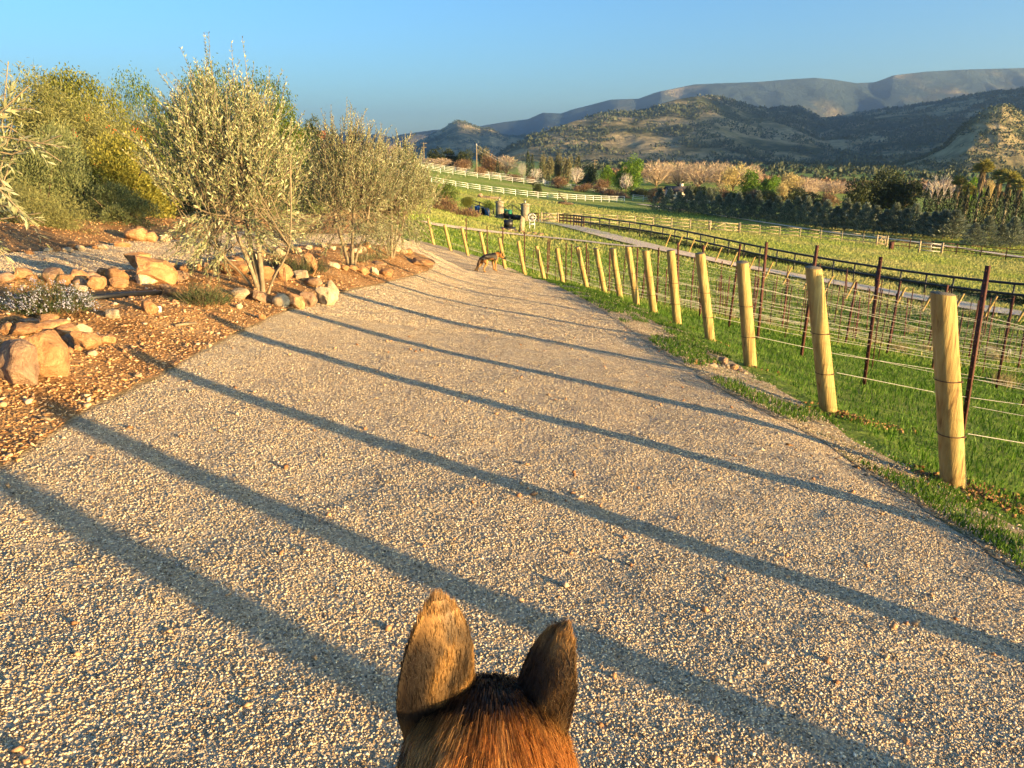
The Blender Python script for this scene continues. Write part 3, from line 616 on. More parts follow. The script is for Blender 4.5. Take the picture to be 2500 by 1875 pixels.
# ------------------------------------------------------------------ foliage builders
def leafquads(P,Dn,L,W,rng,curl=0.):
    n=len(P); Dn=Dn/(np.linalg.norm(Dn,axis=1)[:,None]+1e-9); S=np.cross(Dn,rng.normal(size=(n,3)));S/=np.linalg.norm(S,axis=1)[:,None]+1e-9
    L=np.broadcast_to(L,(n,))[:,None];W=np.broadcast_to(W,(n,))[:,None]
    return np.stack([P,P+Dn*L*.5+S*W*.5,P+Dn*L,P+Dn*L*.5-S*W*.5],1).reshape(-1,3)
def quadidx(n): return (4*np.arange(n)[:,None]+np.array([[0,1,2,3]]))
def leafmesh(name,V,mat): return mesh_np(name,V,quadidx(len(V)//4),M[mat])
def unit(v): return v/(np.linalg.norm(v,axis=-1)[...,None]+1e-9)
def shoots(B,Dr,Ln,pitch,LL,LW,rng,spread=.75,bend=.15):
    """leaves in pairs along straight-ish shoots; returns leaf verts and tube list"""
    out=[];tubes=[]
    for b,d,l in zip(B,Dr,Ln):
        k=max(3,int(l/pitch)); t=(np.arange(k)+.5)/k; d=d/np.linalg.norm(d); bd=rng.normal(0,bend,3)*l
        C=b+d*l*t[:,None]+bd*(t**2)[:,None]; s=unit(np.cross(d,rng.normal(size=3))); q=np.cross(d,s); a=t*l/pitch*1.57
        sd=np.cos(a)[:,None]*s+np.sin(a)[:,None]*q
        sc=(1.05-.5*t)*rng.uniform(.8,1.2,k)
        for sg in(1,-1):
            D=d+sg*spread*sd+rng.normal(0,.12,(k,3)); out.append(leafquads(C,D,LL*sc,LW*sc,rng))
        tubes.append(np.array([b,b+d*l*.5+bd*.25,b+d*l+bd]))
    return np.concatenate(out),tubes
def olive_tree(x,y,Ht,ctr,rad,nsh,stems,label,seed,LL=.052,LW=.0115,tall=6,mat='olive',lean=(0,0),name='olive_tree',pitch=.026):
    rng=RS(seed); z0=float(bed_z(x,y)[0]); t=empty(name,(x,y,z0-.02)); tag(t,label,'tree','young olive trees in the stone-edged bed')
    ctr=np.array(ctr);rad=np.array(rad)
    u=unit(rng.normal(size=(nsh,3)));u[:,2]=np.where(u[:,2]<-.9,-u[:,2]*.3,u[:,2]); B=ctr+u*rad*(rng.uniform(.15,1,nsh)**.45)[:,None]*.86
    rr=1+.34*vnoise(np.arctan2(u[:,1],u[:,0])*1.3,u[:,2]*2,1.,seed)[:,None]; B=ctr+(B-ctr)*rr; tp_=np.clip((B[:,2:]-ctr[2])/rad[2],-1,1); B[:,:2]=ctr[:2]+(B[:,:2]-ctr[:2])*(1-.42*np.clip(tp_,0,1)-.25*np.clip(-tp_,0,1)**2)
    Dr=unit(u*np.array([.5,.5,.2])+np.array([0,0,1.1])+rng.normal(0,.30,(nsh,3))); Ln=rng.uniform(.2,.48,nsh)
    low=B[:,2]<ctr[2]-.35*rad[2]; Dr[low]=unit(Dr[low]+np.array([0,0,-.95])+u[low]*.9)
    topk=rng.choice(np.where(u[:,2]>.55)[0],tall,replace=False); 
    for i,k in enumerate(topk): Dr[k]=unit(np.array([rng.normal(0,.05),rng.normal(0,.05),1]));Ln[k]=(Ht-B[k][2])*(.95 if i==0 else rng.uniform(.35,.75))
    V,tb=shoots(B,Dr,Ln,pitch,LL,LW,rng); link('crown',leafmesh('crown',V,mat),t)
    mb=MB()
    for q in tb: mb.tube(q,[.0035,.0028,.0015],4,False)
    trunks=MB(); st=[]
    for k,(dx,dy,hh,r0) in enumerate(stems):
        pts=[np.array([0,0,-.08])+np.array([dx,dy,0])*.06,np.array([dx*.35,dy*.35,hh*.3]),np.array([dx*.75,dy*.75,hh*.62]),np.array([dx,dy,hh]),np.array([dx*1.15,dy*1.15,ctr[2]+.25*rad[2]])]
        pts=np.array(smoothline(pts,2)); st.append(pts); trunks.tube(pts,np.linspace(r0,r0*.3,len(pts))*(1+.08*rng.normal(size=len(pts))),8)
    trunks.build('trunk',M['bark'],t,True)
    for k in range(0,nsh,5):
        s=st[rng.randint(len(st))]; a=s[rng.randint(len(s)//2,len(s))]; b=B[k]; m_=(a+b)/2+np.array([0,0,-.06])+rng.normal(0,.04,3)
        sp3=smoothline([a,m_,b],1); mb.tube(sp3,np.linspace(.006,.002,len(sp3)),4,False)
    mb.build('branches',M['bark'],t); return t
def crown_lobes(seed,n,lobes,LL,LW,droop=0,shell=.55,spiky=0,up=0,base_flat=.35,R=(1,1,1),jit=.35):
    """unit crown : a cloud of leaf faces spread over several lobes inside an ellipsoid of radius 1 centred at the origin"""
    rng=RS(seed); C=unit(rng.normal(size=(lobes,3)))*rng.uniform(.25,.72,(lobes,1)); C[:,2]=np.where(C[:,2]<-.4,C[:,2]*.5,C[:,2]); r=rng.uniform(.28,.5,lobes)
    k=rng.randint(0,lobes,n); u=unit(rng.normal(size=(n,3))); u[:,2]=np.abs(u[:,2])*np.where(rng.rand(n)<base_flat,-1,1)
    rad=r[k]*(rng.uniform(shell**3,1.05,n)**(1/3.)); P=C[k]+u*rad[:,None]
    P*=1+.07*rng.normal(size=(n,1)); D=unit(u*(1-droop)+rng.normal(0,jit,(n,3))+np.array([0,0,up-droop*1.4]))
    P=P*np.array(R); return leafquads(P,D,LL*rng.uniform(.6,1.4,n),LW*rng.uniform(.6,1.4,n),rng)
def place_crown(name,label,cat,group,x,y,z,w_,hgt,me,mesh_tr,trunk_h,rz=0,depth=None,kids=('crown','trunk')):
    t=empty(name,(x,y,z),rz); tag(t,label,cat,group)
    bare=me.name.startswith('barecrown'); sz_=(hgt-trunk_h)/(2. if bare else 1.55); c=link(kids[0],me,t,(0,0,trunk_h+sz_*(1. if bare else .58))); c.scale=(w_/2,(depth or w_)/2,sz_)
    if mesh_tr is not None:
        tr=link(kids[1],mesh_tr,t); tr.scale=(w_/2,w_/2,hgt)
    return t
def trunk_unit(seed,r=.06,limbs=5,mat='darkbark'):
    rng=RS(seed); mb=MB(); mb.tube([(0,0,-.05),(.02,0,.12),(-.02,.03,.3),(0,0,.55)],[r,r*.8,r*.6,r*.3],7)
    for k in range(limbs):
        a=k*2.4+rng.rand(); q=rng.uniform(.35,.7); s=rng.uniform(.12,.3)
        mb.tube([(0,0,s),(q*.5*math.cos(a),q*.5*math.sin(a),s+.18),(q*math.cos(a),q*math.sin(a),s+.38)],[r*.4,r*.28,r*.1],5,False)
    return mb.mesh('trunk',M[mat],True)
TRK=[trunk_unit(i) for i in range(3)]; TRKB=[trunk_unit(9,.05,5,'bark')]
CR={}
CR['pepper']=[leafmesh('crown',crown_lobes(s,26000,15,.045,.018,.65,.82),'pepper') for s in(1,2)]
CR['peppergold']=[leafmesh('crown',crown_lobes(s,30000,17,.042,.016,.6,.82),'pepper_gold') for s in(3,)]
CR['brushy']=[leafmesh('crown',crown_lobes(s,26000,20,.07,.010,.1,.3,jit=.9),'brushy') for s in(4,)]
CR['sage']=[leafmesh('crown',crown_lobes(s,20000,17,.050,.016,-.1,.7,up=.5,jit=.5),'sage') for s in(5,6,7)]
CR['goldleaf']=[leafmesh('crown',crown_lobes(s,15000,15,.05,.026,0,.5,up=.2,jit=.6),'goldleaf') for s in(8,)]
CR['dark']=[leafmesh('crown',crown_lobes(s,3600,14,.12,.06,0,.5),'darkleaf') for s in(10,11,12)]
CR['green']=[leafmesh('crown',crown_lobes(s,4200,14,.10,.06,.2,.6),'brightleaf') for s in(13,14)]
CR['smallpepper']=[leafmesh('crown',crown_lobes(s,3500,12,.13,.04,.7,.4),'pepper') for s in(15,16)]
CR['euc']=[leafmesh('crown',crown_lobes(s,1800,11,.17,.06,.4,.5),'euc') for s in(17,18)]
CR['brownbush']=[leafmesh('crown',crown_lobes(s,2200,12,.16,.04,0,.3,jit=1),'brownleaf') for s in(19,20)]
CR['gold']=[leafmesh('crown',crown_lobes(s,2400,13,.15,.035,0,.3,up=.6,jit=.6),'goldtree') for s in(21,22)]
def bare_crown(seed,n,mat):
    """a leafless crown : fine rising twigs in a unit ellipsoid"""
    rng=RS(seed); u=unit(rng.normal(size=(n,3)))*rng.uniform(.1,1,(n,1))**.5; P=u*np.array([.85,.85,.85]); D=unit(u*np.array([.8,.8,.4])+np.array([0,0,.7])+rng.normal(0,.35,(n,3)))
    V=leafquads(P-D*.1,D,rng.uniform(.18,.5,n),rng.uniform(.008,.02,n),rng)
    m=12; a=rng.uniform(0,6.28,m); q=rng.uniform(.3,.8,m); E_=np.c_[np.cos(a)*q,np.sin(a)*q,rng.uniform(-.1,.8,m)]; b=np.array([0,0,-1.]); V2=leafquads(np.tile(b,(m,1)),E_-b,np.linalg.norm(E_-b,axis=1),.045,rng)
    return leafmesh('barecrown',np.r_[V,V2],mat)
CR['bare']=[bare_crown(s,1700,'twig') for s in(30,31,32)]
CR['barepale']=[bare_crown(s,750,'twig_pale') for s in(33,34)]
def conifer_unit(seed,n=2600,mat='conifer'):
    rng=RS(seed); t=rng.uniform(.02,1,n)**.9; r=(1-t)**.95*.56*(1+.3*np.sin(t*34+seed))*(1+.2*rng.normal(size=n)*.6); a=rng.uniform(0,6.28,n); q=rng.uniform(.35,1,n)**.5
    P=np.c_[np.cos(a)*r*q,np.sin(a)*r*q,t*.97]; D=np.c_[np.cos(a),np.sin(a),rng.uniform(.3,1.1,n)]
    V=leafquads(P-unit(D)*.03,D,rng.uniform(.06,.17,n),rng.uniform(.014,.032,n),rng); return leafmesh('crown',V,mat)
CR['conifer']=[conifer_unit(s) for s in(40,41,42,43)]
def cypress_unit(seed,n=900):
    rng=RS(seed); t=rng.uniform(0,1,n); r=.5*np.minimum(1,(1-t)*3.2)**.7*(.75+.25*np.minimum(1,t*8))*(1+.12*rng.normal(size=n)); a=rng.uniform(0,6.28,n)
    P=np.c_[np.cos(a)*r,np.sin(a)*r,t*.98]; D=np.c_[np.cos(a)*.3,np.sin(a)*.3,np.ones(n)]; V=leafquads(P,D,.045,.16,rng)
    V=V.reshape(-1,4,3); return leafmesh('crown',V.reshape(-1,3),'cypress')
CR['cypress']=[cypress_unit(s) for s in(50,51)]
BASEY={}
def tr_(kind,name,label,cat,group,px,ytop,wpx,D,v=0,th=.12,trunk=True,dep=1.,ybase=None,rz=None):
    q=at(px,ytop,D); zb=h(q[0],q[1]); 
    if ybase is not None: zb=max(zb-1.5,min(zb+1.5,at(px,ybase,D)[2]))
    zb=min(zb,h(q[0],q[1])); Ht=q[2]-zb; w_=wpx/FPX*D
    me=CR[kind][v%len(CR[kind])]
    if kind in('conifer','cypress'):
        t=empty(name,(q[0],q[1],zb),(px*.37)%6.28); tag(t,label,cat,group); c=link('crown',me,t,(0,0,Ht*th)); c.scale=(w_,w_,Ht*(1-th)); tr=link('trunk',TRK[v%3],t); tr.scale=(w_*.4,w_*.4,Ht*.5); return t
    return place_crown(name,label,cat,group,q[0],q[1],zb,w_,Ht,me,TRK[v%3] if trunk else None,Ht*th,rz if rz is not None else (px*.37)%6.28,w_*dep)
# ---- the three olives in the bed (positions from their trunks)
olive_tree(-2.50,7.55,2.42,(-.22,-.05,1.12),(.78,.66,.88),780,[(-.16,.05,1.0,.034),(.02,-.05,1.1,.030),(-.50,.1,.55,.018),(.34,-.02,.55,.016),(-.3,-.1,1.15,.026)],'large young olive with tall pale shoots, nearest of the three in the bed',101,tall=11,LL=.056,LW=.0145)
olive_tree(-2.33,11.0,2.1,(-.02,0,1.08),(.84,.7,.86),780,[(-.22,.05,.9,.036),(.10,-.03,1.0,.030),(.30,.05,.8,.022)],'young olive with a short forked trunk, middle one of the three in the bed',102,tall=8,LL=.055,LW=.013)
olive_tree(-2.22,14.0,2.2,(.14,0,1.05),(.94,.8,.9),800,[(-.15,.05,.9,.032),(.05,0,1.0,.034),(.18,.05,.9,.026),(-.3,0,.8,.02),(.3,0,.85,.02)],'young olive on many thin stems at the far tip of the bed',103,tall=8,LL=.06,LW=.015)
# olive whose trunk stands left of the picture, its branches reach in
def left_olive():
    x,y=-3.05,2.75; z0=float(bed_z(x,y)[0]); t=empty('olive_tree',(x,y,z0)); tag(t,'close olive tree at the left edge whose leafy branch tips hang into view','tree','young olive trees in the stone-edged bed')
    rng=RS(77); mb=MB(); tp=smoothline([(0,0,-.05),(.03,0,.4),(-.05,.03,.8),(0,0,1.3)],2); mb.tube(tp,np.linspace(.045,.02,len(tp)),8); mb.build('trunk',M['bark'],t,True)
    tips=[(70,210,2.9,(.4,.1,.35)),(20,150,2.9,(.2,.1,.9)),(85,265,3.0,(.9,0,.05)),(150,330,3.1,(.8,.1,.3)),(160,360,3.0,(.9,0,-.15)),(150,395,3.1,(.7,0,-.5)),(30,300,3.2,(.3,.1,.8)),(50,330,3.2,(.4,0,.7)),(10,350,3.0,(.5,0,.3)),
          (100,520,3.0,(.7,0,.1)),(95,560,2.9,(.5,0,-.6)),(60,545,3.,(.3,0,-.8)),(110,545,3.05,(.7,0,-.3)),(20,500,3.,(.5,0,.1)),(10,620,2.9,(.4,0,-.6)),(25,645,2.9,(.4,0,-.7)),(15,230,2.9,(.5,0,.2)),(40,400,3.1,(.6,0,-.1)),(-60,100,3,(.1,0,.9)),(-90,300,3,(.4,0,.5)),(-150,400,3,(.1,0,.6)),(-200,200,3,(-.3,0,.8)),(-250,500,3,(-.6,.3,0)),(-300,350,2.9,(-.5,-.3,.5)),(-120,560,3,(.2,-.4,-.3))]
    B=[];Dn=[];Ln=[];br=MB(); O=np.array([x,y,z0])
    for px,py,D,d in tips:
        d=np.array(d,float);d/=np.linalg.norm(d); tip=at(px,py,D)-O; l=rng.uniform(.16,.26); b=tip-d*l; B.append(b);Dn.append(d);Ln.append(l)
        s=np.array([0,0,rng.uniform(.55,1.25)]); mid=s*.45+b*.55+np.array([0,0,.12]); P=smoothline([s,mid,b],2); br.tube(P,np.linspace(.009,.003,len(P)),5,False)
        br.tube([b,b+d*l],[.0035,.002],4,False)
        for k in range(2):
            f=rng.uniform(.45,.95); c=P[int(f*(len(P)-1))]; dd=unit(d+rng.normal(0,.55,3)); B.append(c);Dn.append(dd);Ln.append(rng.uniform(.1,.18))
        for k in range(9):
            f=rng.uniform(.15,.72); c=P[int(f*(len(P)-1))]; dd=unit(np.array([-.7,-.3,.5])+rng.normal(0,.5,3)); l=rng.uniform(.18,.36); B.append(c);Dn.append(dd);Ln.append(l); br.tube([c,c+dd*l],[.004,.0015],4,False)
    V,_=shoots(np.array(B),np.array(Dn),np.array(Ln),.022,.058,.0125,rng,.65,.12); link('crown',leafmesh('crown',V,'olive_near'),t); br.build('branches',M['bark'],t)
left_olive()
# ---- shrubs and trees on the bank at the left
def bush(kind,label,px,ytop,ybase,wpx,D,v=0,dep=.8,name='shrub',cat='shrub',group='shrubs beyond the side road'):
    return tr_(kind,name,label,cat,group,px,ytop,wpx,D,v,.0,True,dep,ybase)
bush('sage','tall grey-green shrub behind the left gravel path, right under the leaning gold shrub',270,430,585,250,13.0,0)
bush('sage','grey-green bushy shrub at the far left beside the path',70,285,580,260,12.5,1)
bush('brushy','dry olive-brown low shrub at the left edge of the path',60,430,620,260,11.0,0,.6)
bush('sage','dark grey-green shrub between the left edge shrub and the gold shrub',165,330,575,200,14.5,2)
gb=bush('goldleaf','yellow-green honeysuckle shrub dotted with red flowers',290,300,560,260,14.5,0)
V=[];rng=RS(5)
for px,py in[(128,335),(182,330),(267,312),(330,315),(278,322),(212,290),(240,405),(350,340)]:
    c=at(px,py,13.6)-np.array(gb.location); n=8; V.append(leafquads(c+rng.normal(0,.035,(n,3)),rng.normal(0,.5,(n,3))+np.array([0,-.3,.4]),.035,.012,rng))
fl=link('flowers',leafmesh('flowers',np.concatenate(V),'redflower'),gb); fl.rotation_euler=(0,0,-gb.rotation_euler.z)
bush('goldleaf','low gold-green shrub in front of the big nearest olive, behind the path',370,350,560,180,16,0)
bush('sage','grey-green shrub behind the nearest olive',480,360,575,200,17,1)
bush('sage','grey-green shrub behind the gap between the nearest and middle olives',640,380,570,200,19,2)
bush('sage','tall grey-green shrub behind the middle olive',800,345,572,190,24,0)
bush('sage','grey-green shrub behind the farthest olive of the bed',930,430,575,130,28,1)
tr_('peppergold','pepper_tree','huge golden-topped pepper tree at the far left with a rounded crown','tree','trees behind the shrubs',95,88,380,27,0,.1,ybase=520)
tr_('brushy','pepper_tree','wide brown-olive leafless-looking tree below the golden pepper tree','tree','trees behind the shrubs',130,165,330,22,0,.1,ybase=520)
tr_('brushy','pepper_tree','small brownish tree filling the gap right of the golden pepper tree','tree','trees behind the shrubs',285,225,190,30,1,.1,ybase=500)
tr_('pepper','pepper_tree','rounded green tree with its top just left of the nearest olive','tree','trees behind the shrubs',355,200,220,32,0,.1,ybase=500)
tr_('pepper','pepper_tree','green tree whose top shows behind the left half of the nearest olive','tree','trees behind the shrubs',470,205,220,33,1,.1,ybase=500)
tr_('pepper','pepper_tree','tallest green tree directly behind the shoots of the nearest olive','tree','trees behind the shrubs',560,185,250,34,0,.1,ybase=500)
tr_('pepper','pepper_tree','rounded green tree behind the right side of the nearest olive','tree','trees behind the shrubs',650,212,250,34,1,.1,ybase=500)
tr_('dark','pine_tree','small dark pine standing alone on the skyline above the middle olive','tree',None,758,287,54,120,0,.25,ybase=360)
tr_('dark','shrub','dark rounded bush between the nearest and middle olives','shrub',None,735,400,110,26,1,.0,ybase=560)

# ------------------------------------------------------------------ fences
def fence(name,label,pts,hh,rails,sp,pw,rw,rt,mat,group=None,D=None,gates=(),round_=False,fixed=None,lean=0):
    """pts: world xy polyline"""
    L=np.array(pts,float); seg=np.r_[0,np.cumsum(np.linalg.norm(np.diff(L,axis=0),axis=1))]; n=max(1,int(round(seg[-1]/sp))); n=min(n,99)
    s=np.linspace(0,seg[-1],n+1); X=np.interp(s,seg,L[:,0]);Y=np.interp(s,seg,L[:,1]); Z=H(X,Y); Z=np.convolve(np.r_[Z[0],Z,Z[-1]],[.25,.5,.25],'valid')
    t=empty(name,(X[0],Y[0],Z[0])); tag(t,label,'fence',group)
    pm=MB(); 
    if round_: pm.tube([(0,0,-.3),(0,0,hh)],pw/2,8)
    else: pm.box((0,0,hh/2-.15),(pw,pw,hh+.3))
    pm=pm.mesh('post',M[mat],False)
    a=math.atan2(Y[-1]-Y[0],X[-1]-X[0])
    for i in range(n+1): o=link('post',pm,t,(X[i]-X[0],Y[i]-Y[0],Z[i]-Z[0])); o.rotation_euler=(0,0,a)
    for rz_ in rails:
        mb=MB()
        for i in range(n):
            A=(X[i]-X[0],Y[i]-Y[0],Z[i]-Z[0]+rz_);B=(X[i+1]-X[0],Y[i+1]-Y[0],Z[i+1]-Z[0]+rz_)
            if round_: mb.tube([A,B],rw/2,6,False)
            else: mb.bar(A,B,rt,rw)
        mb.build('rail',M[mat],t)
    return t
PX=lambda L:[tuple(at(*p)[:2]) for p in L]
BT=[]
for tt in np.linspace(-12.4,19,34):
    c=1-.0242*tt; D=62*c; px=1250+(481+23.1*tt)/c; BT.append((px,0,D))
def bl(px): # photo height of the top rail
    return np.interp(px,[1400,1620,1700,1842,2080,2315,2467,2900],[526,556,575,597,633,671,696,765])
BP=[tuple(at(p,bl(p)+22,D)[:2]) for p,_,D in BT]
fence('pipe_fence','long black pipe rail fence running beside the pale drive',BP,1.28,(1.22,.64),1.72,.10,.15,.05,'black',None,round_=True)
WF=[(1395,543,103),(1450,546,104),(1560,553,105)]
fence('plank_fence','weathered wooden plank fence across the pasture, left stretch up to the braced gate',PX([(1330,528,104),(1450,546,104),(1560,552,105),(1730,563,104)]),1.35,(1.25,.8,.35),2.6,.12,.09,.05,'plank','wooden pasture fences')
fence('plank_fence','weathered wooden plank fence across the pasture, middle stretch right of the braced gate',PX([(1806,569,103),(1950,580,101),(2060,588,99),(2160,596,97)]),1.35,(1.25,.8,.35),2.6,.12,.09,.05,'plank','wooden pasture fences')
fence('plank_fence','shaded wooden fence at the right end of the pasture below the conifers',PX([(2165,597,97),(2260,605,95),(2370,615,93),(2500,628,90),(2650,645,86)]),1.35,(1.25,.8,.35),2.6,.12,.09,.05,'brownplank','wooden pasture fences')  # shade on this stretch is painted in by darker planks
def field_gate(px0,px1,y0,y1,D,label,mat='plank',braced=True):
    a=at(px0,y0,D);b=at(px1,y1,D); a[2]=h(a[0],a[1]);b[2]=h(b[0],b[1]); t=empty('field_gate',tuple(a)); tag(t,label,'gate','field gates')
    d=b-a; 
    for e in(0,1):
        mb=MB(); mb.box((d*e)+[0,0,.65],(.17,.17,1.5)); mb.build('gate_post',M['plank'],t)
    mb=MB(); l=d*.03;r_=d*.97
    for z in(.3,.75,1.2): mb.bar(l+[0,0,z],r_+[0,0,z],.05,.12)
    for f in(.03,.5,.97): mb.bar(d*f+[0,0.03,.24],d*f+[0,0.03,1.27],.05,.12)
    if braced: mb.bar(l+[0,-.05,.3],d*.5+[0,-.05,1.2],.04,.1); mb.bar(d*.5+[0,-.05,1.2],r_+[0,-.05,.3],.04,.1)
    mb.build('gate_frame',M[mat],t)
field_gate(1733,1804,563,569,103.5,'wooden gate with crossed braces in the middle of the pasture fence')
field_gate(2140,2165,594,597,97,'narrow braced wooden gate at the right of the pasture fence')
field_gate(2245,2300,604,610,93,'pale tubular metal gate in the shaded fence at the right','white',False) if False else field_gate(2245,2300,604,610,92,'pale metal gate in the shaded fence at the right','wire',False)
q=at(2176,600,92); mb=MB(); mb.box((0,0,.45),(.5,.25,.9)); mb.box((0,0,.92),(.6,.35,.06)); mb.box((.0,-.13,.6),(.3,.03,.3)); tag(mb.build('feeder',M['rust'],None,False,(q[0],q[1],h(q[0],q[1]))),'small rust-red box standing by the narrow wooden gate','box')
wf='white rail fences on the hillside'
fence('white_fence','white three-rail fence, lowest and nearest line on the hillside above the gate',PX([(960,434,158),(1033,446,165),(1120,459,167),(1300,483,170),(1420,489,177),(1524,496,186)]),1.35,(1.3,.88,.46),2.7,.10,.08,.05,'white',wf)
fence('white_fence','white rail fence, second line up the hillside',PX([(850,398,200),(960,413,202),(1060,430,205),(1180,442,210),(1300,456,216),(1332,461,218)]),1.35,(1.3,.88,.46),3.4,.10,.075,.05,'white',wf)
fence('white_fence','white rail fence, topmost line climbing the hillside behind the olives',PX([(845,375,215),(960,400,222),(1060,415,228),(1160,426,235),(1300,443,243)]),1.35,(1.3,.88,.46),3.8,.10,.075,.05,'white',wf)
fence('white_fence','short white fence turning downhill behind the brown shrubs',PX([(1324,438,240),(1332,461,218),(1400,475,215),(1480,488,212)]),1.35,(1.3,.88,.46),3.4,.10,.075,.05,'white',wf)
fence('white_fence','white rail fence stub right of the lowest hillside fence',PX([(1545,490,195),(1640,500,190),(1760,512,185)]),1.35,(1.3,.88,.46),3.,.12,.10,.05,'white',wf)
fence('white_fence','white rail fence seen through the gap in the conifer hedge',PX([(1960,505,165),(2080,515,160),(2180,525,155)]),1.5,(1.4,.95,.5),3.,.12,.10,.05,'white',wf)
fence('dark_fence','short dark plank fence beside the right stone gate pillar',PX([(1292,535,101),(1314,541,98)]),1.25,(1.15,.8,.45),1.2,.12,.13,.05,'brownplank')
fence('dark_fence','dark plank fence panel at the left end of the black pipe fence',PX([(1366,545,93),(1400,550,88),(1425,556,82)]),1.25,(1.15,.8,.45),1.5,.12,.13,.05,'brownplank')
fence('dark_fence','low dark rail fence left of the stone gate pillars behind the bins',PX([(1155,505,118),(1205,517,112)]),1.3,(1.2,.7),2.2,.12,.13,.05,'black')
field_gate(1322,1362,541,545,99,'open-looking brown wooden gate across the pale drive','plank',True)
# ------------------------------------------------------------------ entrance gate, bins and small things by it
M['stone']=plain('pillar_stone',(.24,.20,.14),.85,.2,3,.35,.6); M['greybin']=plain('bin_green',(.02,.16,.08),.5,.4,3,.1,0); M['bluebin']=plain('bin_blue',(.02,.09,.28),.5,.4,3,.1,0); M['glass']=plain('lamp_glass',(.6,.58,.5),.3,.5,3,.1,0)
pil=[]
for px,yb,D,lb in((1220,538,103,'left stone gate pillar topped with a small lantern'),(1282,536,99,'right stone gate pillar, sunlit on its right face, with a lantern')):
    q=at(px,yb,D); z=h(q[0],q[1]); t=empty('gate_pillar',(q[0],q[1],z),.35); tag(t,lb,'pillar','stone gate pillars'); pil.append(np.array([q[0],q[1],z]))
    mb=MB(); mb.box((0,0,1.0),(.85,.85,2.3)); mb.box((0,0,.12),(.98,.98,.45)); mb.build('shaft',M['stone'],t); mb=MB(); mb.box((0,0,2.22),(1.05,1.05,.14)); mb.box((0,0,2.33),(.7,.7,.08)); mb.build('cap',M['stone'],t)
    mb=MB(); mb.box((0,0,2.40),(.22,.22,.06)); 
    for a in(-1,1):
        for b_ in(-1,1): mb.box((a*.1,b_*.1,2.57),(.02,.02,.3))
    mb.add([(-.15,-.15,2.72),(.15,-.15,2.72),(.15,.15,2.72),(-.15,.15,2.72),(0,0,2.86)],[[0,1,4],[1,2,4],[2,3,4],[3,0,4]]); l=mb.build('lantern',M['black'],t); mb=MB(); mb.box((0,0,2.57),(.14,.14,.26)); mb.build('pane',M['glass'],l)
a=pil[0]+[.5,0,0]; d=pil[1]-pil[0]-[1.,0,0]; t=empty('entrance_gate',tuple(a)); tag(t,'black metal double gate with an arched top between the stone pillars','gate')
for e in(0,1):
    mb=MB(); f0,f1=(.01,.495) if e==0 else (.505,.99); arch=lambda f:1.45+.55*math.sin(math.pi*f)**1.6
    P=[d*f+[0,0,arch(f)] for f in np.linspace(f0,f1,12)]; mb.tube(P,.05,5); mb.bar(d*f0+[0,0,.1],d*f0+[0,0,arch(f0)],.1,.1); mb.bar(d*f1+[0,0,.1],d*f1+[0,0,arch(f1)],.09,.09)
    mb.bar(d*f0+[0,0,.45],d*f1+[0,0,.45],.06,.7)
    P=[d*f+[0,0,arch(f)-.16] for f in np.linspace(f0,f1,12)]; mb.tube(P,.025,5)
    mb.build('gate_leaf',M['black'],t)
def wheelie(px,py,D,mat,label,rz=.2):
    q=at(px,py,D); t=empty('wheelie_bin',(q[0],q[1],h(q[0],q[1])),rz); tag(t,label,'bin','bins by the entrance gate')
    v=np.array([(-.24,-.27,.06),(.24,-.27,.06),(.24,.27,.06),(-.24,.27,.06),(-.3,-.35,1.0),(.3,-.35,1.0),(.3,.35,1.0),(-.3,.35,1.0)]); mb=MB(); mb.add(v,[[3,2,1,0],[0,1,5,4],[1,2,6,5],[2,3,7,6],[3,0,4,7]]); mb.box((0,0,.96),(.64,.74,.05)); mb.build('body',M[mat],t)
    mb=MB(); mb.add([(-.32,-.38,1.0),(.32,-.38,1.0),(.32,.4,1.0),(-.32,.4,1.0),(-.3,-.34,1.05),(.3,-.34,1.05),(.3,.36,1.12),(-.3,.36,1.12)],[[3,2,1,0],[0,1,5,4],[1,2,6,5],[2,3,7,6],[3,0,4,7],[4,5,6,7]]); mb.tube([(-.25,.45,1.0),(.25,.45,1.0)],.02,6); mb.build('lid',M[mat],t)
    for sx in(-1,1): mb=MB(); mb.tube([(sx*.26,.3,.12),(sx*.31,.3,.12)],.12,12); mb.build('wheel',M['black'],t)
wheelie(1232,526,112,'greybin','green wheelie bin seen through the left half of the entrance gate'); wheelie(1244,525,111,'greybin','green wheelie bin standing right against the gate centre bar, right of another green bin')
wheelie(1165,527,104,'bluebin','bright blue wheelie bin between the two small round trees left of the gate'); wheelie(1148,525,106,'bluebin','blue wheelie bin half hidden behind the yellow-green round tree'); wheelie(1189,531,103,'bluebin','dark blue wheelie bin just behind the trunk of the small tree by the gate'); wheelie(1180,529,104,'black','dark wheelie bin between the blue bins left of the gate')
tr_('smallpepper','small_tree','full green pepper tree right of the farthest olive','tree','small trees along the vineyard top',1086,438,66,84,0,.3,ybase=508)
tr_('smallpepper','small_tree','green pepper tree half hidden behind the farthest olive','tree','small trees along the vineyard top',1030,420,78,84,1,.25,ybase=505)
tr_('peppergold','small_tree','small round yellow-green tree on a thin pale trunk','tree','small trees along the vineyard top',1140,474,44,92,0,.45,ybase=530)
tr_('smallpepper','small_tree','small round green tree on a thin trunk just left of the stone gate pillar','tree','small trees along the vineyard top',1195,484,34,92,0,.5,ybase=537)
for px,py,w_,lb in((1161,533,9,'low clipped dark bush left of the blue bins'),(1173,534,9,'low clipped dark bush right of another, under the blue bins')): tr_('dark','shrub',lb,'shrub','clipped low bushes by the bins',px,py-8,w_,92,0,0,ybase=py)
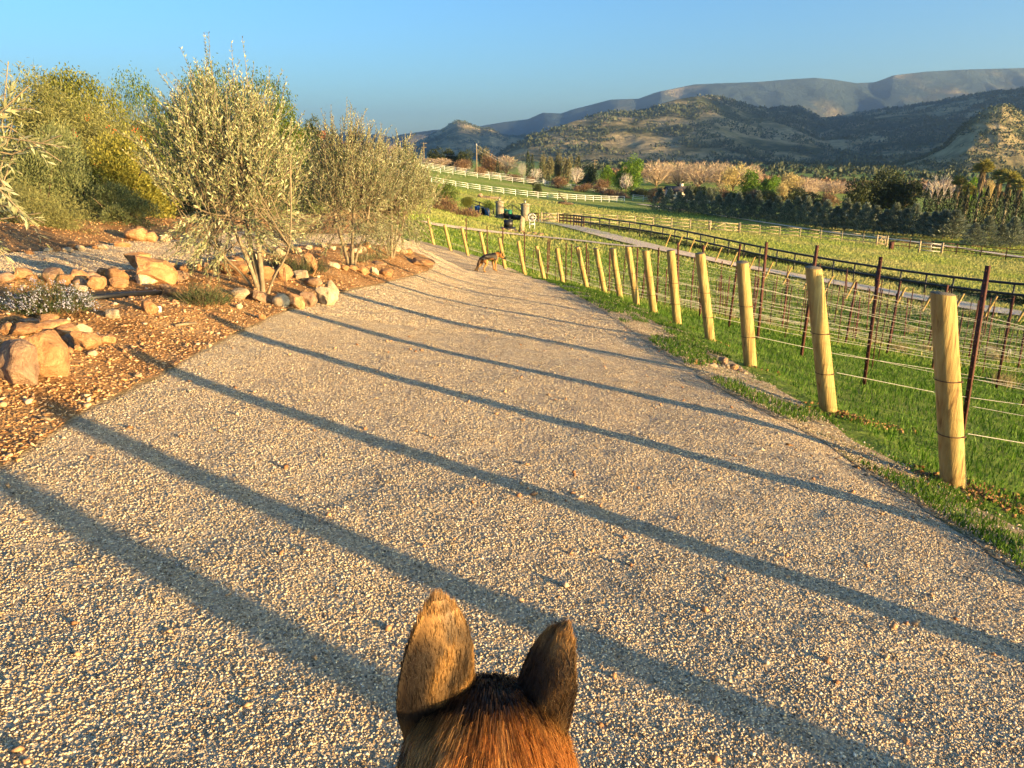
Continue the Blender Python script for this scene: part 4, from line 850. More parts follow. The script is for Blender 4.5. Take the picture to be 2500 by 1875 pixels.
# lumpy dead brush heap
def heap(name,label,px,py,D,w_,hh,n,mat,seed,LL=.35,LW=.03,up=.4):
    rng=RS(seed); q=at(px,py,D); z=h(q[0],q[1]); u=unit(rng.normal(size=(n,3)));u[:,2]=abs(u[:,2]); P=u*np.array([w_/2,w_/3,hh])*rng.uniform(.3,1,(n,1))**.6
    D_=unit(rng.normal(size=(n,3))+np.array([0,0,up])); o=link(name,leafmesh(name,leafquads(P,D_,rng.uniform(.5,1.3,n)*LL,LW,rng),mat),None,(q[0],q[1],z)); tag(o,label,'brush pile'); return o
heap('brush_pile','heap of dead orange-brown brush below the pepper trees',1085,520,78,3.2,1.5,1500,'brownleaf',3,.5,.05); heap('brush_pile','low spread of red-brown cuttings right of the taller brush heap',1135,533,76,3.6,.7,1100,'brownleaf',4,.4,.05)
# fire pit group on the lawn
q=at(1256,573,62); z0=h(q[0],q[1])
mb=MB(); mb.tube([(-.35,0,.62),(.35,0,.62)],.30,16); mb.tube([(-.37,0,.62),(-.34,0,.62)],.32,16);mb.tube([(.34,0,.62),(.37,0,.62)],.32,16); mb.box((0,0,.16),(1.2,.8,.3)); mb.tube([(.1,0,.9),(.1,0,1.1)],.06,8)
tag(mb.build('barrel_cooker',M['black'],None,False,(q[0]-.5,q[1],z0)),'dark round barrel on a low dark frame standing on the lawn','barrel')
rng=RS(8)
def rock_mesh(seed,sub=3,amp=.28,flat=1.):
    bm=bmesh.new(); bmesh.ops.create_icosphere(bm,subdivisions=sub,radius=1); rg=RS(seed); pl=unit(rg.normal(size=(15,3))); dd=rg.uniform(.52,.86,15)
    for v in bm.verts:
        c=np.array(v.co); 
        for p,dv in zip(pl,dd):
            s_=c@p
            if s_>dv: c=c-p*(s_-dv)*.96
        n_=mnoise.noise(Vector(c*1.1+seed*3.1))*amp+mnoise.noise(Vector(c*3.2+seed))*amp*.28; c=c*(1+n_); c[2]*=flat; v.co=c
    me=bpy.data.meshes.new('rock'); bm.to_mesh(me); bm.free(); me.polygons.foreach_set('use_smooth',np.full(len(me.polygons),amp<.2)); return me
RK=[rock_mesh(s,4,.24) for s in range(12)]; RKR=[rock_mesh(s+20,3,.12) for s in range(6)]
RME={}
def rock(x,y,z,sx,sy,sz_,rz,label,group,mat='rock_tan',k=None,rnd=False,tilt=(0,0),sink=.25,name='rock',cat='rock'):
    L=RKR if rnd else RK; k=(int(abs(x*131+y*71))%len(L)) if k is None else k%len(L); key=(rnd,k,mat)
    if key not in RME: me=L[k].copy(); me.materials.append(M[mat]); RME[key]=me
    o=link(name,RME[key],None,(x,y,z+sz_*(1-2*sink)*.9)); o.scale=(sx,sy,sz_); o.rotation_euler=(tilt[0],tilt[1],rz); tag(o,label,cat,group); return o
mb=MB(); mb.add(*[np.array([(-.22,-.1,0),(.25,-.1,0),(.25,.1,0),(-.22,.1,0),(.0,-.08,1.3),(.3,-.07,1.0),(.3,.07,1.0),(.0,.08,1.3)]),[[3,2,1,0],[0,1,5,4],[1,2,6,5],[2,3,7,6],[3,0,4,7],[4,5,6,7]]]); tag(mb.build('tree_stump',M['plank'],None,False,(q[0]+.55,q[1]-.2,z0)),'upright splintered pale stump beside the dark barrel','stump')
for i in range(7): rock(q[0]-.9+i*.5,q[1]-1.0+.15*math.sin(i*3),h(q[0]-.9+i*.5,q[1]-1),.26,.2,.14,i,f'pale flat stone on the lawn before the barrel, {ordn(i)} from the left','stones before the barrel','rock_grey')
q=at(1299,556,68); z0=h(q[0],q[1]); t=empty('round_back_chair',(q[0],q[1],z0)); tag(t,'white chair with a round wheel-like back on the lawn','chair')
mb=MB(); th=np.linspace(0,2*math.pi,25); mb.tube(np.c_[np.cos(th)*.33,th*0,1.05+np.sin(th)*.33],.035,5,False)
for k in range(4): a_=k*math.pi/4; mb.tube([(-.33*math.cos(a_),0,1.05-.33*math.sin(a_)),(.33*math.cos(a_),0,1.05+.33*math.sin(a_))],.015,4)
mb.build('backrest',M['white'],t); mb=MB(); mb.box((0,-.25,.5),(.5,.5,.06)); mb.build('seat',M['white'],t)
for sx in(-1,1):
    for sy in(0,-.48): mb=MB(); mb.bar((sx*.22,sy,-.03),(sx*.22,sy,.75 if sy==0 else .5),.05,.05); mb.build('leg',M['white'],t)
# fallen trunks in the pasture
def fallen(px,py,D,L,label,seed,mat,rz,snag=0):
    rng=RS(seed); q=at(px,py,D); mb=MB(); mb.tube([(-L/2,0,.3),(-L/4,.1,.35),(L/4,-.1,.3),(L/2,0,.22)],[.42,.34,.27,.16],8)
    for k in range(4): a_=rng.uniform(-.4,.4)*L; e=rng.uniform(-1,1,3);e[2]=abs(e[2]); mb.tube([(a_,0,.3),tuple(np.array([a_,0,.3])+e*.9)],[.1,.03],5)
    if snag: mb.tube([(L*.1,0,.3),(-L*.2,0,1.3),(-L*.42,0,1.9),(-L*.5,0,2.9)],[.16,.13,.1,.05],6)
    o=mb.build('fallen_trunk',M[mat],None,True,(q[0],q[1],h(q[0],q[1]))); o.rotation_euler=(0,0,rz); tag(o,label,'log')
fallen(1197,481,150,4.4,'pale fallen tree trunk with broken limbs lying in the upper pasture',1,'bark',0); q=at(1172,478,150); rock(q[0],q[1],h(q[0],q[1]),.55,.5,.7,0,'dark upright stump at the left end of the pale fallen trunk',None,'rock_grey',2,name='tree_stump',cat='stump')
fallen(1382,490,160,3.2,'dark fallen branch rearing up in front of the lowest white fence',2,'darkbark',0,1)
# utility poles and lines
def pole(px,ytop,D,hh,label,arms,seed=0):
    q=at(px,ytop,D); z=h(q[0],q[1]); top=q[2]; t=empty('utility_pole',(q[0],q[1],z)); tag(t,label,'utility pole','utility poles on the hillside'); H_=top-z
    mb=MB(); mb.tube([(0,0,-.5),(0,0,H_)],[.2,.13],8); mb.build('pole',M['bark'],t)
    for k in range(arms): mb=MB(); mb.box((0,-.15,H_-.5-k*1.3),(2.6-.4*k,.14,.16)); 
    if arms:
        for k in range(arms):
            mb=MB(); zz=H_-.5-k*1.5; mb.box((0,-.18,zz),(2.6-.5*k,.14,.16))
            for sx in(-1,-.5,.5,1): mb.tube([(sx*1.15*(1-.2*k),-.18,zz+.08),(sx*1.15*(1-.2*k),-.18,zz+.3)],.06,6)
            mb.build('crossarm',M['bark'],t)
    else: mb=MB(); mb.tube([(.0,-.3,H_-.9),(.0,-.3,H_-.1)],.22,8); mb.build('transformer',M['greymetal'],t)
    return np.array([q[0],q[1],top])
M['greymetal']=plain('grey_metal',(.25,.25,.25),.5,.4,4,.1,0)
p1=pole(1163,350,225,10,'tall bare wooden utility pole standing at the hillside fences',0); p2=pole(1034,347,300,10,'utility pole with two crossarms left of the tall bare one',2); p3=pole(977,343,430,10,'small distant utility pole with a crossarm on the skyline trees',1); p4=pole(1378,395,300,8,'short pale utility pole among the eucalypts',0)
pL=np.array(at(600,300,520)); pR=np.array(at(1452,392,330)); p5=pole(1452,389,330,8,'utility pole with double crossarms among trees right of the eucalypts',2)
def sag(a,b,s,r_,label):
    t_=np.linspace(0,1,17)[:,None]; P=a*(1-t_)+b*t_; P[:,2]-=s*4*(t_*(1-t_))[:,0]; mb=MB(); mb.tube(P-a,r_,4,False); tag(mb.build('power_line',M['greymetal'],None,False,tuple(a)),label,'cable','power lines')
sag(p2+[0,0,-.3],p1+[0,0,-.4],2.2,.03,'power line between the double-armed pole and the tall bare pole, upper one'); sag(p2+[0,0,-1.6],p1+[0,0,-1.6],2.6,.03,'lower power line between the double-armed pole and the tall bare pole')
sag(p3+[0,0,-.3],p2+[0,0,-.3],3,.04,'power line from the small distant pole to the double-armed pole'); sag(p1+[0,0,-.4],p5+[0,0,-.3],7,.04,'power line running right from the tall bare pole to the trees'); sag(p1+[0,0,-1.6],p4+[0,0,-.3],4,.04,'lower power line running right from the tall bare pole')
# ------------------------------------------------------------------ buildings, far and small
def house(px,py,D,w_,dp,wall,roofh,rz,label,roofmat,wallmat):
    q=at(px,py,D); t=empty('house',(q[0],q[1],h(q[0],q[1])),rz); tag(t,label,'house','houses among the trees')
    mb=MB(); mb.box((0,0,wall/2-.5),(w_,dp,wall+1)); mb.add([(-w_/2,-dp/2,wall),(-w_/2,dp/2,wall),(-w_/2,0,wall+roofh-.1),(w_/2,-dp/2,wall),(w_/2,dp/2,wall),(w_/2,0,wall+roofh-.1)],[[0,2,1],[3,4,5]]); mb.build('wall',M[wallmat],t)
    e=.5; mb=MB(); V=[(-w_/2-e,-dp/2-e,wall-.15),(w_/2+e,-dp/2-e,wall-.15),(w_/2+e,0,wall+roofh),(-w_/2-e,0,wall+roofh),(-w_/2-e,dp/2+e,wall-.15),(w_/2+e,dp/2+e,wall-.15)]; V=V+[(a,b_,c+.2) for a,b_,c in V]
    mb.add(V,[[0,3,2,1],[3,4,5,2],[6,7,8,9],[9,8,11,10],[0,1,7,6],[4,10,11,5],[0,6,9,3],[3,9,10,4],[1,2,8,7],[2,5,11,8]]); r_=mb.build('roof',M[roofmat],t); mb=MB(); mb.box((w_*.25,.6,wall+roofh+.2),(.8,.8,1.4)); mb.build('chimney',M[wallmat],r_)
    for k in range(3): x_=-w_*.32+k*w_*.3; mb=MB(); mb.box((x_,-dp/2-.02,1.5),(1.3,.06,1.2)); wn=mb.build('window',M['brownplank'],t); mb=MB(); mb.box((x_,-dp/2-.06,1.5),(1.1,.04,1.)); mb.build('pane',M['black'],wn)
    mb=MB(); mb.box((w_*.42,-dp/2-.03,1.05),(1.,.06,2.1)); mb.build('door',M['brownplank'],t)
M['cream']=plain('cream_wall',(.55,.48,.38),.8,.2,2,.1,0); M['roofred']=plain('red_roof',(.42,.12,.06),.85,.1,3,.3,.3); M['roofdark']=plain('dark_roof',(.07,.06,.06),.8,.2,3,.3,.3)
house(1652,478,215,6,5,1.6,1.1,.15,'low cream house with a dark roof behind the left end of the conifer hedge','roofdark','cream'); house(747,372,150,7,6,2.2,1.3,.2,'small building with a red tiled roof on the skyline above the middle olive','roofred','cream'); house(1120,398,330,9,6,2.4,1.6,-.2,'pale little house between the dark trees behind the tall utility pole','roofdark','cream')
# ------------------------------------------------------------------ trees across the valley
for i,px in enumerate(np.r_[np.linspace(1612,2335,31)]):
    f=(px-1612)/(2335-1612); D=158+(115-158)*f; yb=515+(588-515)*f; tp=yb-(58+14*f)*(1+.12*math.sin(i*2.7)+.08*math.sin(i*5.1)); w_=44+22*f; w_=w_*(1.3 if i in(29,) else 1)
    if i==30: tp-=3;w_=95
    tr_('conifer','hedge_conifer',f'blue-green conifer of the long hedge row, {ordn(i)} from the left','tree','conifers of the hedge row',px,tp,w_,D,i,.04,ybase=yb)
for i,(px,tp,w_) in enumerate([(2385,545,55),(2418,528,60),(2450,548,55),(2480,530,65),(2520,520,70)]): tr_('conifer','hedge_conifer',f'blue-green conifer in the separate group under the cypresses, {ordn(i)} from the left','tree','conifers right of the hedge gap',px,tp,w_,105,i+1,.04,ybase=600)
for i,px in enumerate(np.r_[np.linspace(2268,2560,19)]):
    tr_('cypress','cypress',f'dark slender cypress in the row beneath the palms, {ordn(i)} from the left','tree','cypress row at the right',px,460+9*math.sin(i*1.9)+5*math.sin(i*4.3),13,128,i,.02,ybase=555)
def palm(px,ytop,D,wpx,label,seed):
    rng=RS(seed); q=at(px,ytop,D); z=h(q[0],q[1]); Ht=q[2]-z; r=wpx/FPX*D/2; t=empty('fan_palm',(q[0],q[1],z)); tag(t,label,'palm','fan palms above the cypress row')
    hc=Ht-r*.75; mb=MB(); mb.tube([(0,0,-.3),(.1,0,hc*.5),(0,0,hc)],[.32,.24,.22],9); mb.build('trunk',M['palmtrunk'],t,True)
    n=70; u=unit(rng.normal(size=(n,3))); u[:,2]=np.abs(u[:,2])*1.1-.25; u=unit(u); V=[]
    for d in u:
        c=np.array([0,0,hc])+d*r*.45; s=unit(np.cross(d,[0,0,1.])+1e-6); s2=np.cross(s,d)
        for a_ in np.linspace(-1.15,1.15,9): dd=d*math.cos(a_)+s*math.sin(a_)+np.array([0,0,-.25]); V.append(leafquads(c[None],dd[None],r*.55,r*.09,rng))
    link('fronds',leafmesh('fronds',np.concatenate(V),'palm'),t)
    n=260; a_=rng.uniform(0,6.28,n); zz=rng.uniform(-1.3,0,n); P=np.c_[np.cos(a_)*.2,np.sin(a_)*.2,hc+zz*r*1.3]; D_=np.c_[np.cos(a_)*.35,np.sin(a_)*.35,-np.ones(n)]; link('dead_skirt',leafmesh('dead_skirt',leafquads(P,D_,r*.6,.12,rng),'palmskirt'),t)
for i,(px,yt,w_,lb) in enumerate([(2405,393,38,'tallest fan palm with its shaggy crown above the others'),(2365,452,34,'sunlit fan palm left of the tallest one'),(2345,432,28,'fan palm at the left end of the palm group'),(2446,417,34,'fan palm right of the tallest one'),(2470,421,38,'fan palm with a big drooping crown at the right'),(2494,440,34,'fan palm at the right edge of the picture')]): palm(px,yt-3,150-2*i,w_*1.45,lb,60+i)
TL=[
('dark','dark_tree','broad dark evergreen at the centre of the dark clump',2160,414,110,172,508),('dark','dark_tree','dark evergreen at the left side of the dark clump',2098,432,70,168,508),('dark','dark_tree','dark evergreen at the right side of the dark clump beside the cypresses',2222,424,90,170,512),('dark','dark_tree','dark tree with a brown-lit top in the middle of the dark clump',2190,416,70,180,512),
('dark','dark_tree','dark tree behind the hedge left of the dark clump',1985,470,60,185,506),('green','broad_tree','green tree with a yellow top behind the tallest palm',2375,420,60,160,520),('goldtree_','broad_tree','golden tree between the tallest palm and the next one',2418,440,40,160,525),
('barepale','bare_tree','pale grey bare tree between the dark clump and the cypresses',2300,422,85,200,500),
('green','broad_tree','bright green tall tree in the middle of the picture left of the tan trees',1546,387,72,225,470),('green','broad_tree','lower bright green tree leaning against the tall bright green one',1520,405,50,228,472),
('dark','dark_tree','dark green tree left of the bright green tree',1437,405,48,235,460),('green','broad_tree','mid-green round tree between the dark tree and the bright green tree',1486,396,44,240,462),('barepale','bare_tree','pale bare tree behind the brown shrub row',1408,405,42,230,450),('barepale','bare_tree','pale forked bare tree left of the cypress pair',1275,393,26,235,440),('barepale','bare_tree','pinkish bare tree at the fence corner',1308,408,42,225,448),
('bare','bare_tree','tan leafless tree just right of the bright green tree',1605,390,90,262,470),('bare','bare_tree','tan leafless tree, second right of the bright green tree',1660,392,90,270,470),('bare','bare_tree','tan leafless tree with pale limbs in the middle of the tan belt',1710,394,95,262,470),('bare','bare_tree','tan leafless tree right of the pale-limbed one',1760,392,90,275,470),('gold','gold_tree','golden willow-like tree at the right of the tan belt',1795,394,80,258,470),('gold','gold_tree','small golden tree behind the tan belt left part',1635,400,60,285,470),('bare','bare_tree','tan leafless tree peeping behind the golden tree',1835,400,60,290,470),
('green','broad_tree','yellow-green tree behind the hedge right of the tan belt',1838,418,70,220,480),('green','broad_tree','yellow-green tree, next to another of its kind behind the hedge',1880,422,60,222,480),('gold','gold_tree','golden bushy tree behind the yellow-green trees',1925,424,90,300,480),('bare','bare_tree','tan leafless tree behind the middle of the hedge',1975,432,80,300,485),('bare','bare_tree','tan leafless tree left of the dark clump',2040,440,80,310,490),('bare','bare_tree','low tan tree in front of the valley orchard',2000,440,90,340,485),('dark','dark_tree','dark conifer-like tree behind the hedge below the golden trees',1945,458,50,200,500),('dark','dark_tree','dark green tree behind the hedge, third gap from the left',1800,462,60,195,495),('dark','dark_tree','dark tree behind the hedge near its left third',1880,464,60,195,500),
('brownbush','brown_tree','brown scrubby tree just behind the left end of the hedge',1600,448,60,190,500),('dark','dark_tree','dark tree behind the left end of the hedge beside the little house',1700,446,60,196,500),('gold','gold_tree','low golden tree behind the hedge right of the little house',1745,448,60,205,500),('brownbush','brown_tree','brown tree behind the hedge below the golden willow-like tree',1775,452,50,200,500),('brownbush','brown_tree','brown thicket behind the hedge between two dark trees',1842,455,60,198,500),('gold','gold_tree','golden low tree behind the hedge left of the dark conifer-like tree',1915,450,56,215,500),('bare','bare_tree','tan low tree behind the hedge right of the dark conifer-like tree',1975,450,56,230,500),('brownbush','brown_tree','brown thicket behind the hedge left of the dark clump',2030,462,60,205,505),('euc','eucalypt','eucalypt at the left end of the eucalypt group',1322,372,30,255,445),('euc','eucalypt','eucalypt, second from the left in the group',1342,374,30,258,445),('euc','eucalypt','tallest eucalypt in the middle of the group',1366,366,34,262,450),('euc','eucalypt','eucalypt right of the tallest one',1388,370,32,258,450),('euc','eucalypt','last eucalypt on the right of the group',1406,378,28,262,450),('euc','eucalypt','bushy brown-green eucalypt behind the tall utility pole',1178,347,34,290,410),
('cypress','cypress','thin cypress left of the eucalypts, taller one',1289,368,9,240,438),('cypress','cypress','thin cypress left of the eucalypts, shorter one',1300,378,8,240,438),('cypress','cypress','thin dark cypress right of the eucalypts',1414,380,8,245,450),('cypress','cypress','thin cypress in front of the eucalypts, left',1322,395,8,235,440),('cypress','cypress','thin cypress before the eucalypts beside the short pole',1338,422,8,225,448),('cypress','cypress','small cypress among the brown shrubs below the poles',1215,388,7,250,425),
('dark','dark_tree','dark round oak, first of three on the skyline right of the far olive',1062,362,44,310,398),('dark','dark_tree','dark round oak, second of three on the skyline',1094,364,40,315,400),('dark','dark_tree','dark round oak, third of three, below the pointed peak',1134,360,46,310,400),('dark','dark_tree','dark tree hidden low behind the small utility pole',1002,374,34,320,396),
('brownbush','brown_tree','grey-brown tree left of the brown shrubs by the tall pole',1130,382,60,262,412),('brownbush','brown_tree','big brown leafless shrub right of the tall pole',1200,368,70,262,420),('brownbush','brown_tree','brown shrub below the tall pole with greenish leaves',1172,402,36,232,424),('bare','bare_tree','tan bare tree right of the big brown shrub',1235,378,60,265,425),('bare','bare_tree','tan bare scrub left of the tall pole',1075,385,60,262,408),('bare','bare_tree','tan bare scrub behind the upper white fence',1040,385,50,265,402),
('brownbush','brown_tree','dark red-brown shrub above the lowest white fence, left one',1255,420,44,222,446),('brownbush','brown_tree','dark red-brown shrub above the lowest white fence, second from the left',1300,428,40,218,450),('brownbush','brown_tree','wide dark red-brown shrub behind the white fence corner',1362,426,64,215,458),('brownbush','brown_tree','dark red-brown shrub in the middle of the shrub row',1425,444,60,210,468),('brownbush','brown_tree','tan-brown shrub in front of the green trees',1470,430,60,212,466),('brownbush','brown_tree','dark brown shrub at the right end of the lowest white fence',1520,462,50,200,494),('brownbush','brown_tree','dark brown shrub below the bright green tree',1490,456,60,205,484),('dark','shrub','small dark green bush against the lowest white fence',1311,441,24,176,463),('dark','dark_tree','dark bush at the foot of the bright green tree',1560,458,60,210,484),('barepale','bare_tree','small pale bare tree in front of the bright green tree',1530,420,40,215,470),
('brownbush','brown_tree','brown bare tree on the ridge above the middle olive',895,338,46,230,372),('brownbush','brown_tree','brown bare tree on the ridge left part',845,340,40,235,372),('dark','dark_tree','dark bush on the ridge between the brown bare trees',925,343,24,240,372),('bare','bare_tree','tan bare tree on the ridge right of the dark bush',960,352,44,250,385),('brownbush','brown_tree','brown scrub tree on the skyline left of the red-roofed building',705,330,40,200,372),('bare','bare_tree','tan scrub tree on the skyline right of the red-roofed building',790,345,40,210,372)]
gm={'dark':'dark evergreens across the valley','green':'green trees across the valley','bare':'leafless tan trees across the valley','barepale':'pale bare trees across the valley','gold':'golden trees across the valley','euc':'eucalypts across the valley','cypress':'thin cypresses across the valley','brownbush':'brown shrubs and small trees on the hillside'}
for i,(kd,nm,lb,px,yt,w_,D,yb) in enumerate(TL):
    kd='gold' if kd=='goldtree_' else kd
    tr_(kd,nm,lb,'tree',gm[kd],px,yt,w_*(1.15 if kd in('bare','dark') else 1),D,i,.02 if kd in('cypress','brownbush') else .12,ybase=yb)
# planted shrubs between the drive and the black fence: a continuous ground cover
rng=RS(9); L=np.array([G(px,bl(px)+ (22 if px<1600 else 30)+ (px-1600)*.012) for px in np.linspace(1440,2560,60)]); T=np.random.rand(14000)*58; i0=T.astype(int); f=(T-i0)[:,None]; C=L[i0]*(1-f)+L[i0+1]*f+rng.normal(0,.55,(14000,2)); hh=.45*(.4+.6*np.abs(vnoise(C[:,0],C[:,1],.7,61)))
P=np.c_[C,H(C[:,0],C[:,1])+rng.rand(14000)*hh]; tag(link('ground_cover',leafmesh('ground_cover',leafquads(P,unit(rng.normal(size=(14000,3))+[0,0,.6]),.22,.09,rng),'darkleaf')),'low dark green planting between the drive and the black fence',None,None,'stuff')
# dry tufts and clumps in the vineyard
rng=RS(10)
for i in range(26):
    x=rng.uniform(4,18);y=rng.uniform(6,34)
    if x-xf(y)<1: continue
    n=160; xy=np.c_[rng.normal(x,.11,n),rng.normal(y,.11,n)]; o=blades('dry_tuft',xy-[x,y],H(xy[:,0],xy[:,1])-h(x,y),rng.uniform(.12,.34,n),np.full(n,.012),'drygrass',rng,.8); o.location=(x,y,h(x,y)); tag(o,'straw-coloured dry grass tuft among the wires','grass tuft','dry grass tufts in the vineyard')
# valley trees, far woods and hillside scrub
def blobs(name,pts,r,mat,label,rng,LL=.8,n=26):
    k=len(pts); u=unit(rng.normal(size=(k*n,3)));u[:,2]=np.abs(u[:,2]); R=np.repeat(r,n)[:,None]; P=np.repeat(pts,n,axis=0)+u*R*rng.uniform(.5,1,(k*n,1))*np.array([1,1,.8]); D=unit(u+rng.normal(0,.6,(k*n,3)))
    tag(link(name,leafmesh(name,leafquads(P,D,R[:,0]*LL,R[:,0]*LL*.6,rng),mat)),label,None,None,'stuff')
M['oak']=leafmat('oak_foliage',[(.03,.045,.02),(.06,.075,.035),(.10,.11,.05)],.1)
rng=RS(12)
def on_hill(V,F,n,thr,seed,rng,sc=1/90.):
    A=V[F[:,0]];B=V[F[:,2]]; ar=np.linalg.norm(np.cross(V[F[:,1]]-A,V[F[:,3]]-A),axis=1); k=rng.choice(len(F),n*4,p=ar/ar.sum()); a=rng.rand(n*4,1);b=rng.rand(n*4,1); P=V[F[k,0]]*(1-a)*(1-b)+V[F[k,1]]*a*(1-b)+V[F[k,3]]*(1-a)*b+V[F[k,2]]*a*b
    m_=vnoise(P[:,0],P[:,1]+P[:,2],sc,seed,3); P=P[(m_+.35*(rng.rand(n*4)-.5))>thr]; return P[:n]
P=on_hill(nV,nF,20000,-.08,71,rng); blobs('hillside_scrub',P,rng.uniform(3.5,8.5,len(P)),'oak','oak and scrub clumps covering the long near hill',rng,.9,9)
P=on_hill(pV,pF,6000,.0,72,rng); blobs('hillside_scrub',P,rng.uniform(3,7,len(P)),'oak','scrub clumps on the small pointed peak',rng,.9,9)
P=on_hill(sV,sF,4000,-.05,73,rng,1/50.); blobs('hillside_scrub',P,rng.uniform(1.5,3.5,len(P)),'oak','scrub clumps on the grassy spur at the right',rng,.9,9)
xy=np.c_[rng.uniform(60,1100,1500),rng.uniform(480,1500,1500)]; k=(xy[:,0]/xy[:,1]>.02)&(xy[:,0]/xy[:,1]<.8); xy=xy[k]; blobs('valley_woods',np.c_[xy,H(xy[:,0],xy[:,1])],rng.uniform(2.5,6.5,len(xy)),'oak','scattered oaks and orchards on the valley floor',rng,.7,30)
xy=np.c_[rng.uniform(60,330,420),rng.uniform(330,520,420)]; k=(xy[:,0]/xy[:,1]>.1)&(xy[:,0]/xy[:,1]<.62); xy=xy[k]; blobs('valley_scrub',np.c_[xy,H(xy[:,0],xy[:,1])],rng.uniform(2.,4.,len(xy)),'brownleaf','low brown and tan thicket on the valley floor',rng,.7,40)

# ------------------------------------------------------------------ rocks of the bed and path edges
def GB(px,py):
    R=ray(px,py); t=np.linspace(1.5,40,1200); x=R[0]*t;y=R[1]*t; zt=np.where(inpoly(x,y,ISLd),H(x,y)+.12,H(x,y)); d=R[2]*t-zt; k=int(np.argmax(d<0)); T=t[k]
    for s in range(3):
        a=R*T; zz=float(bed_z(a[0],a[1])[0]); T=zz/R[2] if R[2]<0 else T
    return (R*T)[:2],T
def rk(px,py,wd,hg,label,group,mat='rock_tan',rnd=False,k=None,rz=None,dp=None,sink=.22,tilt=(0,0)):
    """px,py: centre of the rock in the photograph; wd,hg its size there"""
    q,D=GB(px,py+hg*.42); sx=wd/FPX*D*.66; sz_=hg/FPX*D*.76; sy=dp if dp else (sx+sz_)*.5
    z=float(bed_z(q[0],q[1])[0]); return rock(q[0],q[1]+sy*.5,z,sx,sy,sz_,rz if rz is not None else (px*.13)%.6-.3,label,group,mat,k,rnd,tilt,sink)
A=lambda x,y,w_,h_:(x/2.592,540+y/2.592,w_/2.592,h_/2.592)
Bz=lambda x,y,w_,h_:(500+x/3.403,500+y/3.403,w_/3.403,h_/3.403)
Cz=lambda x,y,w_,h_:(1300+x/3.16,500+y/3.16,w_/3.16,h_/3.16)
big='large single rocks in the bed'
rk(*A(950,322,275,165),'biggest orange boulder on the back edge of the bed',big,k=0,rz=.2)
r0=rk(*A(905,380,130,72),'pale yellow squarish rock leaning before the biggest boulder',big,'rock_white',k=1)
rk(*A(215,862,250,275),'smooth leaning orange boulder at the lower left of the bed',big,k=2,rz=.4)
rk(*A(60,932,260,225),'broad boulder cut by the left picture edge, before the leaning one',big,'rock_grey',k=3)
q,D=GB(365,690); zb=float(bed_z(q[0],q[1])[0]); c=at(870/2.592,540+240/2.592,D+.1); rock(c[0],c[1],c[2]-.06,.165*D/8,.11*D/8,.10*D/8,.3,'flat angular rock balanced on the left of the biggest boulder',big,'rock_tan',5,False,(0,.2),.1)
rg_='rocks edging the bed beside the left path'
row=[(30,395,90,60),(130,395,110,60),(205,395,72,50),(310,375,142,92),(395,355,82,70),(475,350,100,72),(560,345,90,60),(640,330,92,62),(725,345,112,82),(1090,300,52,40),(1165,300,62,46),(1230,295,60,42),(1300,290,55,46),(1352,290,46,46)]
for i,r_ in enumerate(row): rk(*A(*r_),f'rounded tan edging rock along the left path, {ordn(i)} from the left',rg_,'rock_tan' if i%3 else 'rock_grey',rnd=i%2==0)
for i,(r_,lb,mt,rd) in enumerate([((600,395,102,84),'round ball-like tan rock before the edging row','rock_tan',True),((505,430,84,46),'flat pale rock left of the ball-like rock','rock_white',False),((500,390,72,50),'small brown rock tucked above the flat pale rock','rock_grey',True),((740,395,112,52),'pinkish slab rock right of the ball-like rock','rock_tan',False),((1130,350,92,62),'knobbly rock right of the biggest boulder','rock_grey',False),((1475,300,192,84),'long low wedge rock behind the nearest olive','rock_tan',False),((1655,330,132,84),'low tan rock right behind the nearest olive trunk','rock_tan',True),((1795,345,82,84),'upright tan rock right of the nearest olive','rock_tan',False),((1960,280,72,135),'tall pointed standing rock between green herbs','rock_tan',False),((1900,362,92,52),'whitish crusted rock before the standing rock','rock_white',False),((1990,388,104,62),'dark smooth flat rock behind the ring of rocks','rock_grey',True),((935,545,92,78),'lone round rock in open soil beside a white cap','rock_tan',True),((700,595,92,45),'flat pale shard lying in open soil','rock_white',False),((1510,538,36,36),'small pale cobble before the ring of rocks','rock_white',True),((1075,455,72,42),'small tan rock below the biggest boulder','rock_tan',False),((1040,420,60,40),'little grey rock at the foot of the biggest boulder','rock_grey',False),((1655,605,40,34),'little tan stone alone near the road edge','rock_tan',True),((585,857,62,42),'pale pebble-like rock below the left rock heap','rock_white',True),((490,812,42,32),'small round stone under the left rock heap','rock_tan',True),((872,978,50,26),'flat pale stone near the first long shadow','rock_white',True)]): rk(*A(*r_),lb,'scattered rocks in the bed',mt,rd)
rg_='rocks ringing the soil under the nearest olive'
for i,r_ in enumerate([(1500,462,132,54),(1590,468,62,50),(1640,482,92,72),(1770,500,92,84),(1870,502,102,94),(1945,502,92,92),(2060,482,112,114),(2100,440,62,92)]): rk(*A(*r_),f'cream and tan rock in the ring before the nearest olive, {ordn(i)} from the left',rg_,['rock_white','rock_tan','rock_grey'][i%3] if i<7 else 'rock_white',rnd=i in(3,7))
rg_='heap of angular rocks below the flowering rosemary'
for i,r_ in enumerate([(30,692,82,62),(130,692,142,62),(175,645,112,52),(290,625,112,46),(310,685,182,74),(400,705,152,72),(515,692,92,62),(440,742,122,72),(520,762,152,100),(655,752,122,62)]):
    rk(*A(*r_),f'angular rock in the heap below the rosemary, {ordn(i)} from the left' if i!=6 else 'whitest rock on top of the heap below the rosemary',rg_,'rock_white' if i in(6,) else('rock_grey' if i in(2,7) else 'rock_tan'),k=i+3,tilt=(0,(i%3-1)*.2))
rg_='small rocks edging the far side of the left path'
